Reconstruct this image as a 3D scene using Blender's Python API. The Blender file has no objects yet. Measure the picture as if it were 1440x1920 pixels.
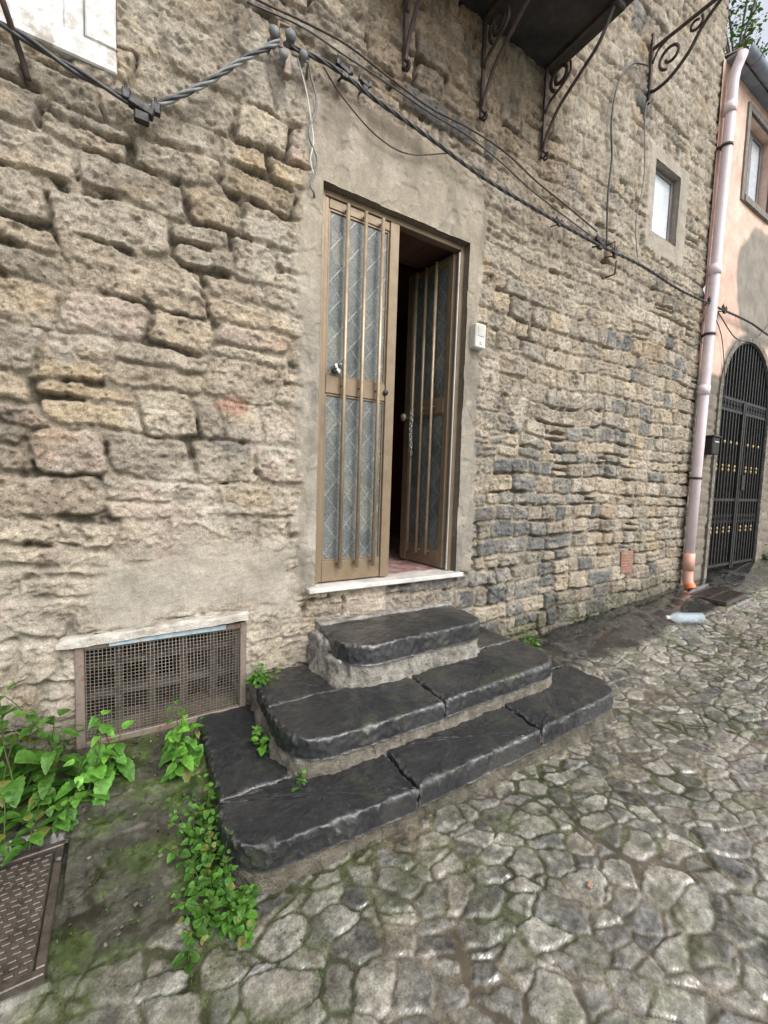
import bpy, math, random
import numpy as np
from mathutils import Vector, Matrix, noise as mn
random.seed(7); rng=np.random.RandomState(11)
C=bpy.context.collection
# ------------------------------------------------------------ noise
def h2(ix,iy,seed=0):
    n=(ix.astype(np.int64)*374761393+iy.astype(np.int64)*668265263+int(seed)*1274126177)&0xffffffff
    n=((n^(n>>13))*1274126177)&0xffffffff
    n=((n^(n>>15))*2246822519)&0xffffffff
    n=n^(n>>16)
    return n/4294967296.0
def pn(x,y,seed=0):
    ix=np.floor(x);iy=np.floor(y);fx=x-ix;fy=y-iy
    u=fx*fx*fx*(fx*(fx*6-15)+10);v=fy*fy*fy*(fy*(fy*6-15)+10)
    def g(a,b):
        t=h2(ix+a,iy+b,seed)*6.2831853
        return np.cos(t)*(fx-a)+np.sin(t)*(fy-b)
    a=g(0,0);b=g(1,0);c=g(0,1);d=g(1,1)
    return (a+(b-a)*u+(c-a)*v+(a-b-c+d)*u*v)*1.5
def fbm(x,y,o=3,seed=0,gain=.5):
    s=0;a=1.;t=0
    for i in range(o):
        s=s+a*pn(x*2**i+i*17.3,y*2**i-i*9.1,seed+i);t+=a;a*=gain
    return s/t
def ridge(x,y,o=3,seed=0):
    s=0;a=1.;t=0
    for i in range(o):
        s=s+a*(1-2*np.abs(pn(x*2**i+i*7.3,y*2**i-i*5.1,seed+i)));t+=a;a*=.55
    return s/t
def ss(a,b,x):
    t=np.clip((x-a)/(b-a),0,1);return t*t*(3-2*t)
def rectm(X,Z,x0,x1,z0,z1,soft):
    d=np.minimum(np.minimum(X-x0,x1-X),np.minimum(Z-z0,z1-Z))
    return d
# ------------------------------------------------------------ object helpers
def thing(name,loc,label,cat,group=None):
    e=bpy.data.objects.new(name,None);e.location=loc;e.empty_display_size=.1;C.objects.link(e)
    e["label"]=label;e["category"]=cat
    if group:e["group"]=group
    return e
def par(o,p,label=None):
    o.parent=p
    if p.type=='EMPTY': o.matrix_parent_inverse=Matrix.Translation(-Vector(p.location))
    if label:o["label"]=label
    return o
def tag(o,label,cat,group=None):
    o["label"]=label;o["category"]=cat
    if group:o["group"]=group
    return o
class MB:
    def __init__(s): s.v=[];s.f=[];s.m=[];s.sm=[]
    def add(s,vs,fs,mi=0,sm=False):
        b=len(s.v);s.v+= [tuple(p) for p in vs]
        for f in fs:
            s.f.append([b+i for i in f]);s.m.append(mi);s.sm.append(sm)
    def box(s,x0,x1,y0,y1,z0,z1,mi=0,M=None,bev=0.):
        if bev>0:
            b=bev;vs=[];
            X=(x0,x1);Y=(y0,y1);Z=(z0,z1);idx={}
            for i in (0,1):
                for j in (0,1):
                    for k in (0,1):
                        sx=b if i==0 else -b;sy=b if j==0 else -b;sz=b if k==0 else -b
                        idx[(i,j,k,'x')]=len(vs);vs.append((X[i],Y[j]+sy,Z[k]+sz))
                        idx[(i,j,k,'y')]=len(vs);vs.append((X[i]+sx,Y[j],Z[k]+sz))
                        idx[(i,j,k,'z')]=len(vs);vs.append((X[i]+sx,Y[j]+sy,Z[k]))
            fs=[]
            for i in (0,1):
                q=[idx[(i,0,0,'x')],idx[(i,1,0,'x')],idx[(i,1,1,'x')],idx[(i,0,1,'x')]];fs.append(q if i else q[::-1])
                q=[idx[(0,i,0,'y')],idx[(0,i,1,'y')],idx[(1,i,1,'y')],idx[(1,i,0,'y')]];fs.append(q if i else q[::-1])
                q=[idx[(0,0,i,'z')],idx[(1,0,i,'z')],idx[(1,1,i,'z')],idx[(0,1,i,'z')]];fs.append(q if i else q[::-1])
            for i in (0,1):
                for j in (0,1):
                    fs.append([idx[(i,j,0,'x')],idx[(i,j,0,'y')],idx[(i,j,1,'y')],idx[(i,j,1,'x')]])
                    fs.append([idx[(i,0,j,'x')],idx[(i,0,j,'z')],idx[(i,1,j,'z')],idx[(i,1,j,'x')]])
                    fs.append([idx[(0,i,j,'y')],idx[(0,i,j,'z')],idx[(1,i,j,'z')],idx[(1,i,j,'y')]])
                    for k in (0,1): fs.append([idx[(i,j,k,'x')],idx[(i,j,k,'y')],idx[(i,j,k,'z')]])
        else:
            vs=[(x0,y0,z0),(x1,y0,z0),(x1,y1,z0),(x0,y1,z0),(x0,y0,z1),(x1,y0,z1),(x1,y1,z1),(x0,y1,z1)]
            fs=[(0,3,2,1),(4,5,6,7),(0,1,5,4),(1,2,6,5),(2,3,7,6),(3,0,4,7)]
        if M is not None: vs=[tuple(M@Vector(p)) for p in vs]
        s.add(vs,fs,mi)
    def tube(s,pts,r,n=8,mi=0,cap=True,sx=1.,rr=None):
        P=[Vector(p) for p in pts];vs=[];fs=[];up=None
        for i,p in enumerate(P):
            t=(P[min(i+1,len(P)-1)]-P[max(i-1,0)])
            if t.length<1e-9:t=Vector((0,0,1))
            t.normalize()
            if up is None:
                a=Vector((0,0,1)) if abs(t.z)<.9 else Vector((1,0,0));up=t.cross(a).normalized()
            up=(up-t*up.dot(t)).normalized();w=t.cross(up)
            R=rr[i] if rr else r
            for k in range(n):
                a=2*math.pi*(k+.5)/n
                vs.append(p+up*math.cos(a)*R*sx+w*math.sin(a)*R)
        for i in range(len(P)-1):
            for k in range(n):
                a=i*n+k;b=i*n+(k+1)%n;fs.append((a,b,b+n,a+n))
        s.add(vs,fs,mi,n>5)
        if cap:
            b=len(s.v)-len(vs)
            s.f.append([b+k for k in range(n)][::-1]);s.m.append(mi);s.sm.append(False)
            s.f.append([b+(len(P)-1)*n+k for k in range(n)]);s.m.append(mi);s.sm.append(False)
    def lathe(s,prof,M,n=20,mi=0):
        vs=[];fs=[]
        for (r,h) in prof:
            for k in range(n):
                a=2*math.pi*k/n;vs.append(M@Vector((r*math.cos(a),r*math.sin(a),h)))
        for i in range(len(prof)-1):
            for k in range(n):
                a=i*n+k;b=i*n+(k+1)%n;fs.append((a,b,b+n,a+n))
        s.add(vs,fs,mi,True)
    def obj(s,name,mats):
        me=bpy.data.meshes.new(name);me.from_pydata(s.v,[],s.f);me.update()
        me.polygons.foreach_set("material_index",s.m);me.polygons.foreach_set("use_smooth",s.sm)
        o=bpy.data.objects.new(name,me)
        for m in (mats if isinstance(mats,(list,tuple)) else [mats]): me.materials.append(m)
        C.objects.link(o);return o
def spline(pts,n=12):
    P=[Vector(p) for p in pts];P=[P[0]*2-P[1]]+P+[P[-1]*2-P[-2]];out=[]
    for i in range(1,len(P)-2):
        for k in range(n):
            t=k/n;a,b,c,d=P[i-1],P[i],P[i+1],P[i+2]
            out.append(.5*((2*b)+(c-a)*t+(2*a-5*b+4*c-d)*t*t+(3*b-a-3*c+d)*t**3))
    out.append(P[-2]);return out
# ------------------------------------------------------------ materials
def new(name):
    m=bpy.data.materials.new(name);m.use_nodes=True;nt=m.node_tree
    return m,nt,nt.nodes["Principled BSDF"]
def N(nt,t,**k):
    n=nt.nodes.new(t)
    for a,b in k.items(): setattr(n,a,b)
    return n
def coords(nt): return N(nt,"ShaderNodeTexCoord").outputs["Object"]
def noi(nt,co,scale,detail=4,rough=.6):
    n=N(nt,"ShaderNodeTexNoise");n.inputs["Scale"].default_value=scale;n.inputs["Detail"].default_value=detail;n.inputs["Roughness"].default_value=rough
    nt.links.new(co,n.inputs["Vector"]);return n.outputs["Fac"]
def rmp(nt,src,stops):
    r=N(nt,"ShaderNodeValToRGB");e=r.color_ramp.elements
    while len(e)<len(stops): e.new(.5)
    for i,(p,c) in enumerate(stops):
        e[i].position=p;e[i].color=(c if len(c)==4 else (*c,1)) if isinstance(c,tuple) else (c,c,c,1)
    nt.links.new(src,r.inputs[0]);return r.outputs[0]
def mixc(nt,a,b,fac,mode='MIX'):
    m=N(nt,"ShaderNodeMix",data_type='RGBA',blend_type=mode)
    for s,v in ((m.inputs[6],a),(m.inputs[7],b),(m.inputs[0],fac)):
        if hasattr(v,"links"): nt.links.new(v,s)
        elif isinstance(v,tuple): s.default_value=(*v,1)
        else: s.default_value=v
    return m.outputs[2]
def bump(nt,p,h,strength,dist,prev=None,link=True):
    b=N(nt,"ShaderNodeBump");b.inputs["Distance"].default_value=dist
    if hasattr(strength,"links"): nt.links.new(strength,b.inputs["Strength"])
    else: b.inputs["Strength"].default_value=strength
    nt.links.new(h,b.inputs["Height"])
    if prev is not None: nt.links.new(prev,b.inputs["Normal"])
    if link: nt.links.new(b.outputs[0],p.inputs["Normal"])
    return b.outputs[0]
def simple(name,c1,c2,rough=.6,metal=0.,scale=12,bs=.3,bd=.004,bscale=90,rr=.15,c3=None):
    m,nt,p=new(name);co=coords(nt)
    f=noi(nt,co,scale,6,.65)
    st=[(.35,c1),(.65,c2)]
    if c3: st=[(.3,c1),(.52,c2),(.68,c3)]
    nt.links.new(rmp(nt,f,st),p.inputs["Base Color"])
    g=noi(nt,co,scale*2.7,4)
    nt.links.new(rmp(nt,g,[(.3,max(.03,rough-rr)),(.7,min(1,rough+rr))]),p.inputs["Roughness"])
    p.inputs["Metallic"].default_value=metal
    bump(nt,p,noi(nt,co,bscale,5,.7),bs,bd)
    return m
def attr_mat(name,fine=110,bd=.006,spec=.5,contrast=(.62,1.3),c2=(.6,1.4),coat=False):
    m,nt,p=new(name);co=coords(nt)
    a=N(nt,"ShaderNodeAttribute",attribute_name="Col");gr=N(nt,"ShaderNodeAttribute",attribute_name="Grain").outputs["Fac"]
    f1=noi(nt,co,35,9,.8);f2=noi(nt,co,7,5,.6);f3=noi(nt,co,150,4,.7)
    c=mixc(nt,a.outputs["Color"],rmp(nt,f1,[(.32,contrast[0]),(.68,contrast[1])]),gr,'MULTIPLY')
    c=mixc(nt,c,rmp(nt,f3,[(.34,c2[0]),(.66,c2[1])]),gr,'MULTIPLY')
    c=mixc(nt,c,rmp(nt,f2,[(.35,(.86,.84,.80)),(.65,(1.1,1.08,1.04))]),1.,'MULTIPLY')
    v=N(nt,"ShaderNodeTexVoronoi");v.inputs["Scale"].default_value=55;nt.links.new(co,v.inputs["Vector"])
    nt.links.new(c,p.inputs["Base Color"])
    nt.links.new(a.outputs["Alpha"],p.inputs["Roughness"])
    p.inputs["Specular IOR Level"].default_value=spec
    b1=bump(nt,p,noi(nt,co,28,9,.78),gr,bd*2.6)
    b2=bump(nt,p,noi(nt,co,fine,6,.8),gr,bd,b1)
    bump(nt,p,rmp(nt,v.outputs["Distance"],[(.05,0.),(.35,1.)]),mixc(nt,(0.,0.,0.),(.4,.4,.4),gr),bd*.4,b2)
    if coat:
        w=noi(nt,co,2.0,6,.65);w2=noi(nt,co,9,7,.7)
        m2=mixc(nt,rmp(nt,w,[(.36,.4),(.52,1.)]),rmp(nt,w2,[(.40,.2),(.53,1.)]),1.,'MULTIPLY')
        nt.links.new(m2,p.inputs["Coat Weight"]);p.inputs["Coat Roughness"].default_value=.07;p.inputs["Coat IOR"].default_value=1.6
        cb=bump(nt,p,noi(nt,co,45,4,.55),.25,.003,None,False);nt.links.new(cb,p.inputs["Coat Normal"])
    return m
M_wall=attr_mat("weathered_masonry",fine=130,spec=.25,contrast=(.62,1.30),c2=(.64,1.32))
M_ground=attr_mat("wet_cobble_paving",fine=150,bd=.0018,spec=.5,contrast=(.50,1.45),c2=(.62,1.4),coat=True)
M_pink=attr_mat("painted_plaster",bd=.0015,spec=.25,contrast=(.85,1.1),c2=(.93,1.07))
def basalt():
    m,nt,p=new("wet_basalt");co=coords(nt)
    f=noi(nt,co,5,9,.72);g=noi(nt,co,70,8,.85);w=noi(nt,co,2.6,7,.66);ed=noi(nt,co,180,4,.7)
    c=rmp(nt,f,[(.3,(.005,.006,.008)),(.5,(.012,.013,.015)),(.7,(.030,.031,.031))])
    c=mixc(nt,c,rmp(nt,g,[(.36,.25),(.64,2.6)]),1.,'MULTIPLY')
    c=mixc(nt,c,(.034,.044,.012),rmp(nt,noi(nt,co,5,9,.78),[(.54,0.),(.66,.7)]))
    sp=noi(nt,co,34,9,.85)
    c=mixc(nt,c,(.15,.147,.135),rmp(nt,sp,[(.59,0.),(.67,.6)]))
    geo=N(nt,"ShaderNodeNewGeometry")
    c=mixc(nt,c,(.30,.30,.29),mixc(nt,rmp(nt,geo.outputs["Pointiness"],[(.52,0.),(.59,.8)]),rmp(nt,g,[(.40,0.),(.56,1.)]),1.,'MULTIPLY'))
    nt.links.new(c,p.inputs["Base Color"])
    nt.links.new(rmp(nt,w,[(.36,.3),(.62,.6)]),p.inputs["Roughness"]);p.inputs["Specular IOR Level"].default_value=.3
    b=bump(nt,p,noi(nt,co,26,9,.8),.8,.008)
    bump(nt,p,ed,.9,.005,b)
    nt.links.new(rmp(nt,w,[(.46,1.),(.60,.2)]),p.inputs["Coat Weight"]);p.inputs["Coat Roughness"].default_value=.07;p.inputs["Coat IOR"].default_value=1.6
    cb=bump(nt,p,noi(nt,co,60,6,.75),.6,.004,None,False);nt.links.new(cb,p.inputs["Coat Normal"])
    return m
M_basalt=basalt()
M_conc=simple("old_mortar",(.09,.080,.062),(.20,.18,.145),.75,scale=14,bs=1.,bd=.03,bscale=40,c3=(.31,.285,.245))
M_mud=simple("damp_mortar",(.045,.046,.028),(.12,.108,.08),.45,scale=12,bs=1.,bd=.03,bscale=40,c3=(.21,.19,.15))
M_concw=simple("pale_mortar",(.14,.128,.105),(.32,.30,.265),.85,scale=18,bs=1.,bd=.04,bscale=36,c3=(.50,.48,.44))
M_marble=simple("pale_marble",(.42,.40,.37),(.66,.64,.60),.4,scale=9,bs=.25,bd=.003)
M_bronze=simple("bronze_aluminium",(.150,.112,.072),(.215,.163,.105),.42,.3,scale=7,bs=.15,bd=.001,c3=(.178,.132,.085))
M_brass=simple("brass_tube",(.28,.215,.145),(.39,.305,.205),.42,.45,scale=9,bs=.05,bd=.001)
M_alu=simple("bare_aluminium",(.42,.42,.42),(.55,.55,.53),.4,.4,scale=9,bs=.05,bd=.001)
M_dark=simple("dark_metal",(.010,.010,.012),(.03,.029,.028),.5,.3,scale=20,bs=.2,bd=.002)
M_black=simple("black_rubber",(.02,.02,.022),(.05,.052,.055),.5,scale=25,bs=.15,bd=.002)
M_greyc=simple("grey_rubber",(.11,.12,.13),(.22,.23,.23),.55,scale=18,bs=.2,bd=.002)
M_iron=simple("rusted_iron",(.025,.022,.022),(.06,.045,.04),.65,.3,scale=22,bs=.5,bd=.004,c3=(.11,.055,.03))
M_rust=simple("rusty_galvanised",(.14,.11,.09),(.24,.20,.17),.65,.3,scale=22,bs=.5,bd=.003,c3=(.20,.10,.06))
M_wire=simple("galvanised_wire",(.12,.10,.08),(.27,.24,.21),.5,.5,scale=30,bs=.2,bd=.001,c3=(.17,.11,.07))
M_white=simple("weathered_white_paint",(.40,.40,.39),(.60,.60,.59),.6,scale=12,bs=.4,bd=.003,c3=(.28,.25,.21))
M_plast=simple("cream_plastic",(.52,.50,.45),(.62,.60,.55),.4,scale=15,bs=.05,bd=.001)
M_greyp=simple("grey_plastic",(.36,.36,.34),(.46,.46,.43),.35,scale=15,bs=.05,bd=.001)
M_terra=simple("terracotta",(.22,.12,.085),(.31,.19,.14),.7,scale=20,bs=.4,bd=.003)
M_pipe=simple("lilac_pink_paint",(.60,.50,.53),(.72,.63,.67),.4,scale=5,bs=.08,bd=.001,c3=(.66,.56,.60))
M_pipeo=simple("orange_plastic",(.52,.28,.22),(.64,.38,.30),.4,scale=8,bs=.08,bd=.001)
M_pipeo2=simple("bright_orange_plastic",(.65,.13,.03),(.75,.20,.05),.4,scale=8,bs=.08,bd=.001)
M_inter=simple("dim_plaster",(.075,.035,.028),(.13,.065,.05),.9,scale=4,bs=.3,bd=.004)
M_floor=simple("red_floor_tile",(.20,.08,.07),(.42,.32,.30),.35,scale=14,bs=.1,bd=.002)
M_hole=simple("near_black_wall",(.012,.011,.010),(.03,.028,.025),.95,scale=6)  # near-black backing of the cellar opening and the gate archway
M_block=simple("grey_concrete_block",(.13,.12,.11),(.22,.21,.19),.9,scale=14,bs=.6,bd=.006)
M_lat=simple("dirty_concrete_lattice",(.05,.045,.04),(.11,.10,.09),.9,scale=14,bs=.6,bd=.006)
M_blue=simple("chipped_blue_paint",(.20,.29,.34),(.34,.42,.46),.6,scale=25,bs=.4,bd=.002,c3=(.28,.24,.20))
M_lint=simple("whitewashed_stone",(.26,.23,.19),(.46,.43,.38),.8,scale=10,bs=.9,bd=.016,bscale=45,c3=(.58,.56,.52))
M_cast=simple("cast_iron",(.06,.050,.042),(.125,.105,.09),.35,.35,scale=22,bs=.4,bd=.003)
M_roof=simple("roof_tile",(.17,.10,.07),(.30,.19,.13),.85,scale=12,bs=.5,bd=.01)
M_gutter=simple("blue_grey_zinc",(.14,.17,.22),(.24,.28,.34),.5,.2,scale=8,bs=.1,bd=.002)
M_gold=simple("brass_collar",(.30,.23,.12),(.42,.34,.2),.4,.7,scale=20,bs=.05,bd=.001)
M_dslab=simple("balcony_stone",(.022,.020,.021),(.05,.046,.044),.85,scale=6,bs=.6,bd=.01,bscale=40)
M_wood=simple("grey_brown_wood",(.13,.12,.125),(.20,.185,.19),.6,scale=9,bs=.3,bd=.003)
def glass_mat(name,ca,cb,cc,diamond=True,rough=.28):
    m,nt,p=new(name);co=coords(nt)
    f=noi(nt,co,3.2,4,.6);v=N(nt,"ShaderNodeTexVoronoi",feature='F1');v.inputs["Scale"].default_value=7;nt.links.new(co,v.inputs["Vector"])
    c=rmp(nt,f,[(.35,ca),(.6,cb)])
    c=mixc(nt,c,cc,rmp(nt,v.outputs["Color"],[(.76,0.),(.80,.45)]))
    sep=N(nt,"ShaderNodeSeparateXYZ");nt.links.new(co,sep.inputs[0])
    hs=None
    for sg in (1,-1):
        a=N(nt,"ShaderNodeMath",operation='MULTIPLY_ADD');nt.links.new(sep.outputs[0],a.inputs[0]);a.inputs[1].default_value=sg*1.25;nt.links.new(sep.outputs[2],a.inputs[2])
        b=N(nt,"ShaderNodeMath",operation='MULTIPLY');nt.links.new(a.outputs[0],b.inputs[0]);b.inputs[1].default_value=5.5
        d=N(nt,"ShaderNodeMath",operation='FRACT');nt.links.new(b.outputs[0],d.inputs[0])
        e=N(nt,"ShaderNodeMath",operation='SUBTRACT');nt.links.new(d.outputs[0],e.inputs[0]);e.inputs[1].default_value=.5
        g=N(nt,"ShaderNodeMath",operation='ABSOLUTE');nt.links.new(e.outputs[0],g.inputs[0])
        l=rmp(nt,g.outputs[0],[(.0,1.),(.05,0.)])
        hs=l if hs is None else mixc(nt,hs,l,1.,'LIGHTEN')
    if diamond:
        c=mixc(nt,c,(.33,.345,.335),mixc(nt,hs,(.42,.42,.42),1.,'MULTIPLY'))
        ft=noi(nt,co,130,2,.5);c=mixc(nt,c,rmp(nt,ft,[(.4,.75),(.6,1.28)]),1.,'MULTIPLY')
    nt.links.new(c,p.inputs["Base Color"]);p.inputs["Roughness"].default_value=rough
    w=N(nt,"ShaderNodeTexVoronoi");w.inputs["Scale"].default_value=110;nt.links.new(co,w.inputs["Vector"])
    b=bump(nt,p,w.outputs["Distance"],.3,.002)
    if diamond:bump(nt,p,hs,.4,.003,b)
    return m
M_glass=glass_mat("patterned_grey_glass",(.068,.078,.076),(.125,.140,.136),(.20,.205,.165),rough=.35)
M_curt=simple("whitened_glass",(.46,.50,.54),(.60,.65,.69),.2,scale=3,bs=.05,bd=.001)
# ------------------------------------------------------------ numpy mesh
def grid_obj(name,P,col,mask,mat,openings=(),grain=None):
    nz,nx=P.shape[:2]
    idx=np.arange(nz*nx).reshape(nz,nx)
    q=np.stack([idx[:-1,:-1],idx[:-1,1:],idx[1:,1:],idx[1:,:-1]],-1)[mask].reshape(-1,4)
    V=P.reshape(-1,3);K=col.reshape(-1,4);ex=[];ek=[];ef=[];base=len(V)
    for (i0,i1,j0,j1,dep) in openings:
        loop=[idx[j0,i] for i in range(i0,i1)]+[idx[j,i1] for j in range(j0,j1)]+[idx[j1,i] for i in range(i1,i0,-1)]+[idx[j,i0] for j in range(j1,j0,-1)]
        n=len(loop);lv=V[loop]
        for st in range(1,7):
            w=lv.copy();w[:,1]=lv[:,1]+(dep-lv[:,1])*st/6;ex.append(w)
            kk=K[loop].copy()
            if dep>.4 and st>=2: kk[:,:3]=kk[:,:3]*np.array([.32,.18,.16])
            ek.append(kk)
            cur=np.arange(n)+base;prev=np.array(loop) if st==1 else cur-n
            nx_=np.roll(cur,-1);np_=np.roll(prev,-1)
            ef.append(np.stack([prev,cur,nx_,np_],-1));base+=n
    if ex: V=np.concatenate([V]+ex);K=np.concatenate([K]+ek);q=np.concatenate([q]+ef)
    me=bpy.data.meshes.new(name);me.vertices.add(len(V));me.vertices.foreach_set("co",V.astype(np.float32).ravel())
    me.loops.add(len(q)*4);me.loops.foreach_set("vertex_index",q.astype(np.int32).ravel())
    me.polygons.add(len(q));me.polygons.foreach_set("loop_start",np.arange(len(q),dtype=np.int32)*4)
    me.update(calc_edges=True)
    me.polygons.foreach_set("use_smooth",np.ones(len(q),bool))
    a=me.color_attributes.new("Col",'FLOAT_COLOR','POINT');a.data.foreach_set("color",K.astype(np.float32).ravel())
    G=np.ones(len(V),np.float32)*.5
    if grain is None: G[:nz*nx]=1
    else: G[:nz*nx]=grain.ravel()
    g=me.attributes.new("Grain",'FLOAT','POINT');g.data.foreach_set("value",G)
    me.materials.append(mat);o=bpy.data.objects.new(name,me);C.objects.link(o);return o
def snap(arr,vals):
    for v in vals: arr[np.argmin(np.abs(arr-v))]=v
    return arr
# ------------------------------------------------------------ stone masonry field
def stones(X,Z,seed,hr,wr,split,mgr=(.001,.008),wp=1.,rr=1.):
    r=np.random.RandomState(seed)
    wx=X+wp*(.03*fbm(X*2.2,Z*2.2,3,seed)+.012*fbm(X*10,Z*10,2,seed+5))
    wz=Z+.06*fbm(X*.9,Z*.6,2,seed+9)+wp*(.018*fbm(X*4.5,Z*3.5,2,seed+3)+.009*fbm(X*12,Z*12,2,seed+7))
    cb=[-.6]
    while cb[-1]<8.6: cb.append(cb[-1]+r.uniform(*hr)*(.7 if r.rand()<.18 else 1))
    cb=np.array(cb);ci=np.clip(np.searchsorted(cb,wz)-1,0,len(cb)-2)
    e=np.zeros_like(X);R=np.zeros(X.shape+(5,));tl=np.zeros_like(X)
    for c in range(len(cb)-1):
        m=ci==c
        if not m.any(): continue
        x0=X[m].min()-.8;x1=X[m].max()+.8;bx=[x0-r.rand()*.3]
        while bx[-1]<x1: bx.append(bx[-1]+r.uniform(*wr)*(.5 if r.rand()<.22 else 1)*(1.3 if r.rand()<.18 else 1))
        bx=np.array(bx);nb=len(bx);h=cb[c+1]-cb[c]
        slant=r.uniform(-.25,.25)*wp;ux=wx[m]+(wz[m]-cb[c]-h/2)*slant
        j=np.clip(np.searchsorted(bx,ux)-1,0,len(bx)-2)
        w=bx[j+1]-bx[j];u=ux-bx[j]-w/2;v=wz[m]-cb[c]
        til=r.uniform(-.09,.09,nb)[j]*wp;v=v+u*til
        sp=(r.rand(nb)<split)[j]&(w>wr[0]*.8);sh=r.uniform(.35,.65,nb)[j]
        up=sp&(v>h*sh)
        hh=np.where(sp,np.where(up,h*(1-sh),h*sh),h);vv=np.where(up,v-h*sh,v)-hh/2
        rid=r.rand(nb,5)[j];rid2=r.rand(nb,5)[j];rid=np.where(up[:,None],rid2,rid)
        mg=mgr[0]+(mgr[1]-mgr[0])*r.rand(nb)[j]
        rad=np.clip(np.minimum(w,hh)*.5-mg-.002,.003,(.010+.035*rid[:,4])*rr)
        qx=np.abs(u)-(w/2-mg)+rad;qz=np.abs(vv)-(hh/2-mg)+rad
        sd=np.hypot(np.maximum(qx,0),np.maximum(qz,0))+np.minimum(np.maximum(qx,qz),0)-rad
        e[m]=-sd;R[m]=rid;tl[m]=(u/w)*(rid[:,2]-.5)*2+(vv/hh)*(rid[:,3]-.6)*2
    e+=wp*(.011*fbm(X*8,Z*8,2,seed+25)+.008*fbm(X*22,Z*22,3,seed+21))+.004*fbm(X*50,Z*50,2,seed+22)
    return e,R,tl
def lerp(a,b,t):
    if a.ndim==3 and t.ndim==2:t=t[...,None]
    return a+(b-a)*t
def col3(X,c): return np.broadcast_to(np.array(c,float),X.shape+(3,)).copy()
def pick(R,pal,X):
    k=np.clip((R*len(pal)).astype(int),0,len(pal)-1);return np.array(pal)[k]
# ============================================================ STONE HOUSE WALL
xs=np.concatenate([np.arange(-2.4,-.8,.03),np.arange(-.8,3.3,.0062),np.arange(3.3,5.625,.0100)])
zs=np.concatenate([np.arange(-.05,4.2,.0062),np.arange(4.2,7.7,.014)])
OPS=[(.985,2.095,.81,3.145,.5),(-.18,.57,.17,.66,.25),(-.95,0.,3.22,4.5,.14),(4.40,4.88,3.97,4.64,.12)]
for a,b,c,d,_ in OPS: snap(xs,(a,b));snap(zs,(c,d))
X,Z=np.meshgrid(xs,zs)
left=X<1.5
eL,RL,tL=stones(X,Z,31,(.17,.26),(.20,.46),.18,(.002,.010),1.05)
eR,RR,tR=stones(X,Z,77,(.125,.17),(.14,.30),.10,(.003,.008),.72,.8)
e=np.where(left,eL,eR);R=np.where(left[...,None],RL,RR);tl=np.where(left,tL,tR)
prof=ss(-.005,.016,e)
rough=fbm(X*8,Z*8,4,100);rough2=fbm(X*34,Z*34,3,101)
rdg=ridge(X*11,Z*14,4,150);rdg2=ridge(X*5,Z*9,3,151)
strata=fbm(X*4,Z*38,3,140)
amp=np.where(left,1.,.8)
hst=.016+(.004+.015*R[...,0])+tl*.006+amp*(.010*rough+.009*rough2+.010*rdg+.008*rdg2+.003*strata)
cave=ss(.16,.45,fbm(X*3.2,Z*4.6,3,104));hst-=.020*cave*R[...,1]*amp
spall=ss(.08,.13,fbm(X*7,Z*7,3,152));hst-=.009*spall*(R[...,2]>.4)
pits=ss(.22,.34,fbm(X*26,Z*26,2,155));hst-=.007*pits
gapn=fbm(X*2.3,Z*2.3,3,105)
deep=ss(.04,.26,gapn+np.where(left,.22*ss(2.0,2.5,Z)*ss(3.5,3.1,Z)-.06,-.02)+np.where(~left&(Z<2.3)&(X>2.9),.10,0)+.40*fbm(X*11,Z*11,2,153))
hm=.012+.009*fbm(X*13,Z*13,4,106)+.007*rough2-.036*deep
rubb=fbm(X*20,Z*20,2,107);hm+=.008*ss(.1,.3,rubb)
h=hm+(np.maximum(hst-hm,0))*prof
n1=fbm(X*1.6,Z*1.6,4,110);n2=fbm(X*7,Z*7,3,111)
W=np.where(left,-.20,-.24)
def addw(m,val,soft=.08):
    global W;W=np.maximum(W,val-1.4*(1-ss(-soft,soft,m)))
qx_=np.abs(X-1.545)-.690+.25;qz_=np.maximum(Z-3.64+.25,0)
sdr=np.hypot(np.maximum(qx_,0),qz_)-.25
d_sur=np.minimum(-sdr,Z-.79)+.060*n2+.07*n1
d_cel=rectm(X,Z,-.08,.84,.71,1.04,0)+.18*n1+.07*n2
addw(rectm(X,Z,-.40,.88,.06,1.02,0)+.05*n1,.26,.12)
addw(np.where(left,1.80-Z,-1.),.03,.45)
addw(np.where(left&(X>.6)&(X<.85),3.4-Z,-1.),.0,.15)
addw(np.where((X<1.2)&(X>-.2),Z-3.3,-1.),.10,.15)
addw(np.where((X>2.2),Z-2.75-.10*(X-2.2),-1.),.10,.3)
addw(rectm(X,Z,2.2,2.50,1.7,3.9,0),.16,.12)
addw(rectm(X,Z,2.2,5.6,.1,.34,0),.06,.10)
addw(rectm(X,Z,.8,2.2,.1,.8,0),.0,.10)
P1=ss(-.05,.09,W+.75*n1+.30*n2+.12*rough2)
d_win=rectm(X,Z,4.30,5.06,3.79,4.75,0)+.02*n2
P2=ss(-.03,.03,d_sur);P3=ss(-.012,.012,d_win);P4=ss(-.06,.08,d_cel)
hp1=.020+.012*fbm(X*3,Z*3,3,112)+.010*fbm(X*16,Z*16,4,113)+.006*rdg+.62*np.clip(h-.028,-.03,.05)
flake=ss(.12,.17,fbm(X*5,Z*5,4,154));hp1-=.008*flake
hp1-=.007*ss(.24,.34,fbm(X*18,Z*18,3,156))
hp2=.038+.006*fbm(X*2.5,Z*2.5,3,114)+.0035*fbm(X*18,Z*18,4,115)-.005*ss(.15,.22,fbm(X*5,Z*5,4,157))
hp4=.034+.008*fbm(X*3,Z*3,3,116)+.005*fbm(X*16,Z*16,4,117)
h=lerp(h,hp1,P1);h=lerp(h,hp4,P4);h=lerp(h,hp2,np.maximum(P2,P3))
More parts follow.
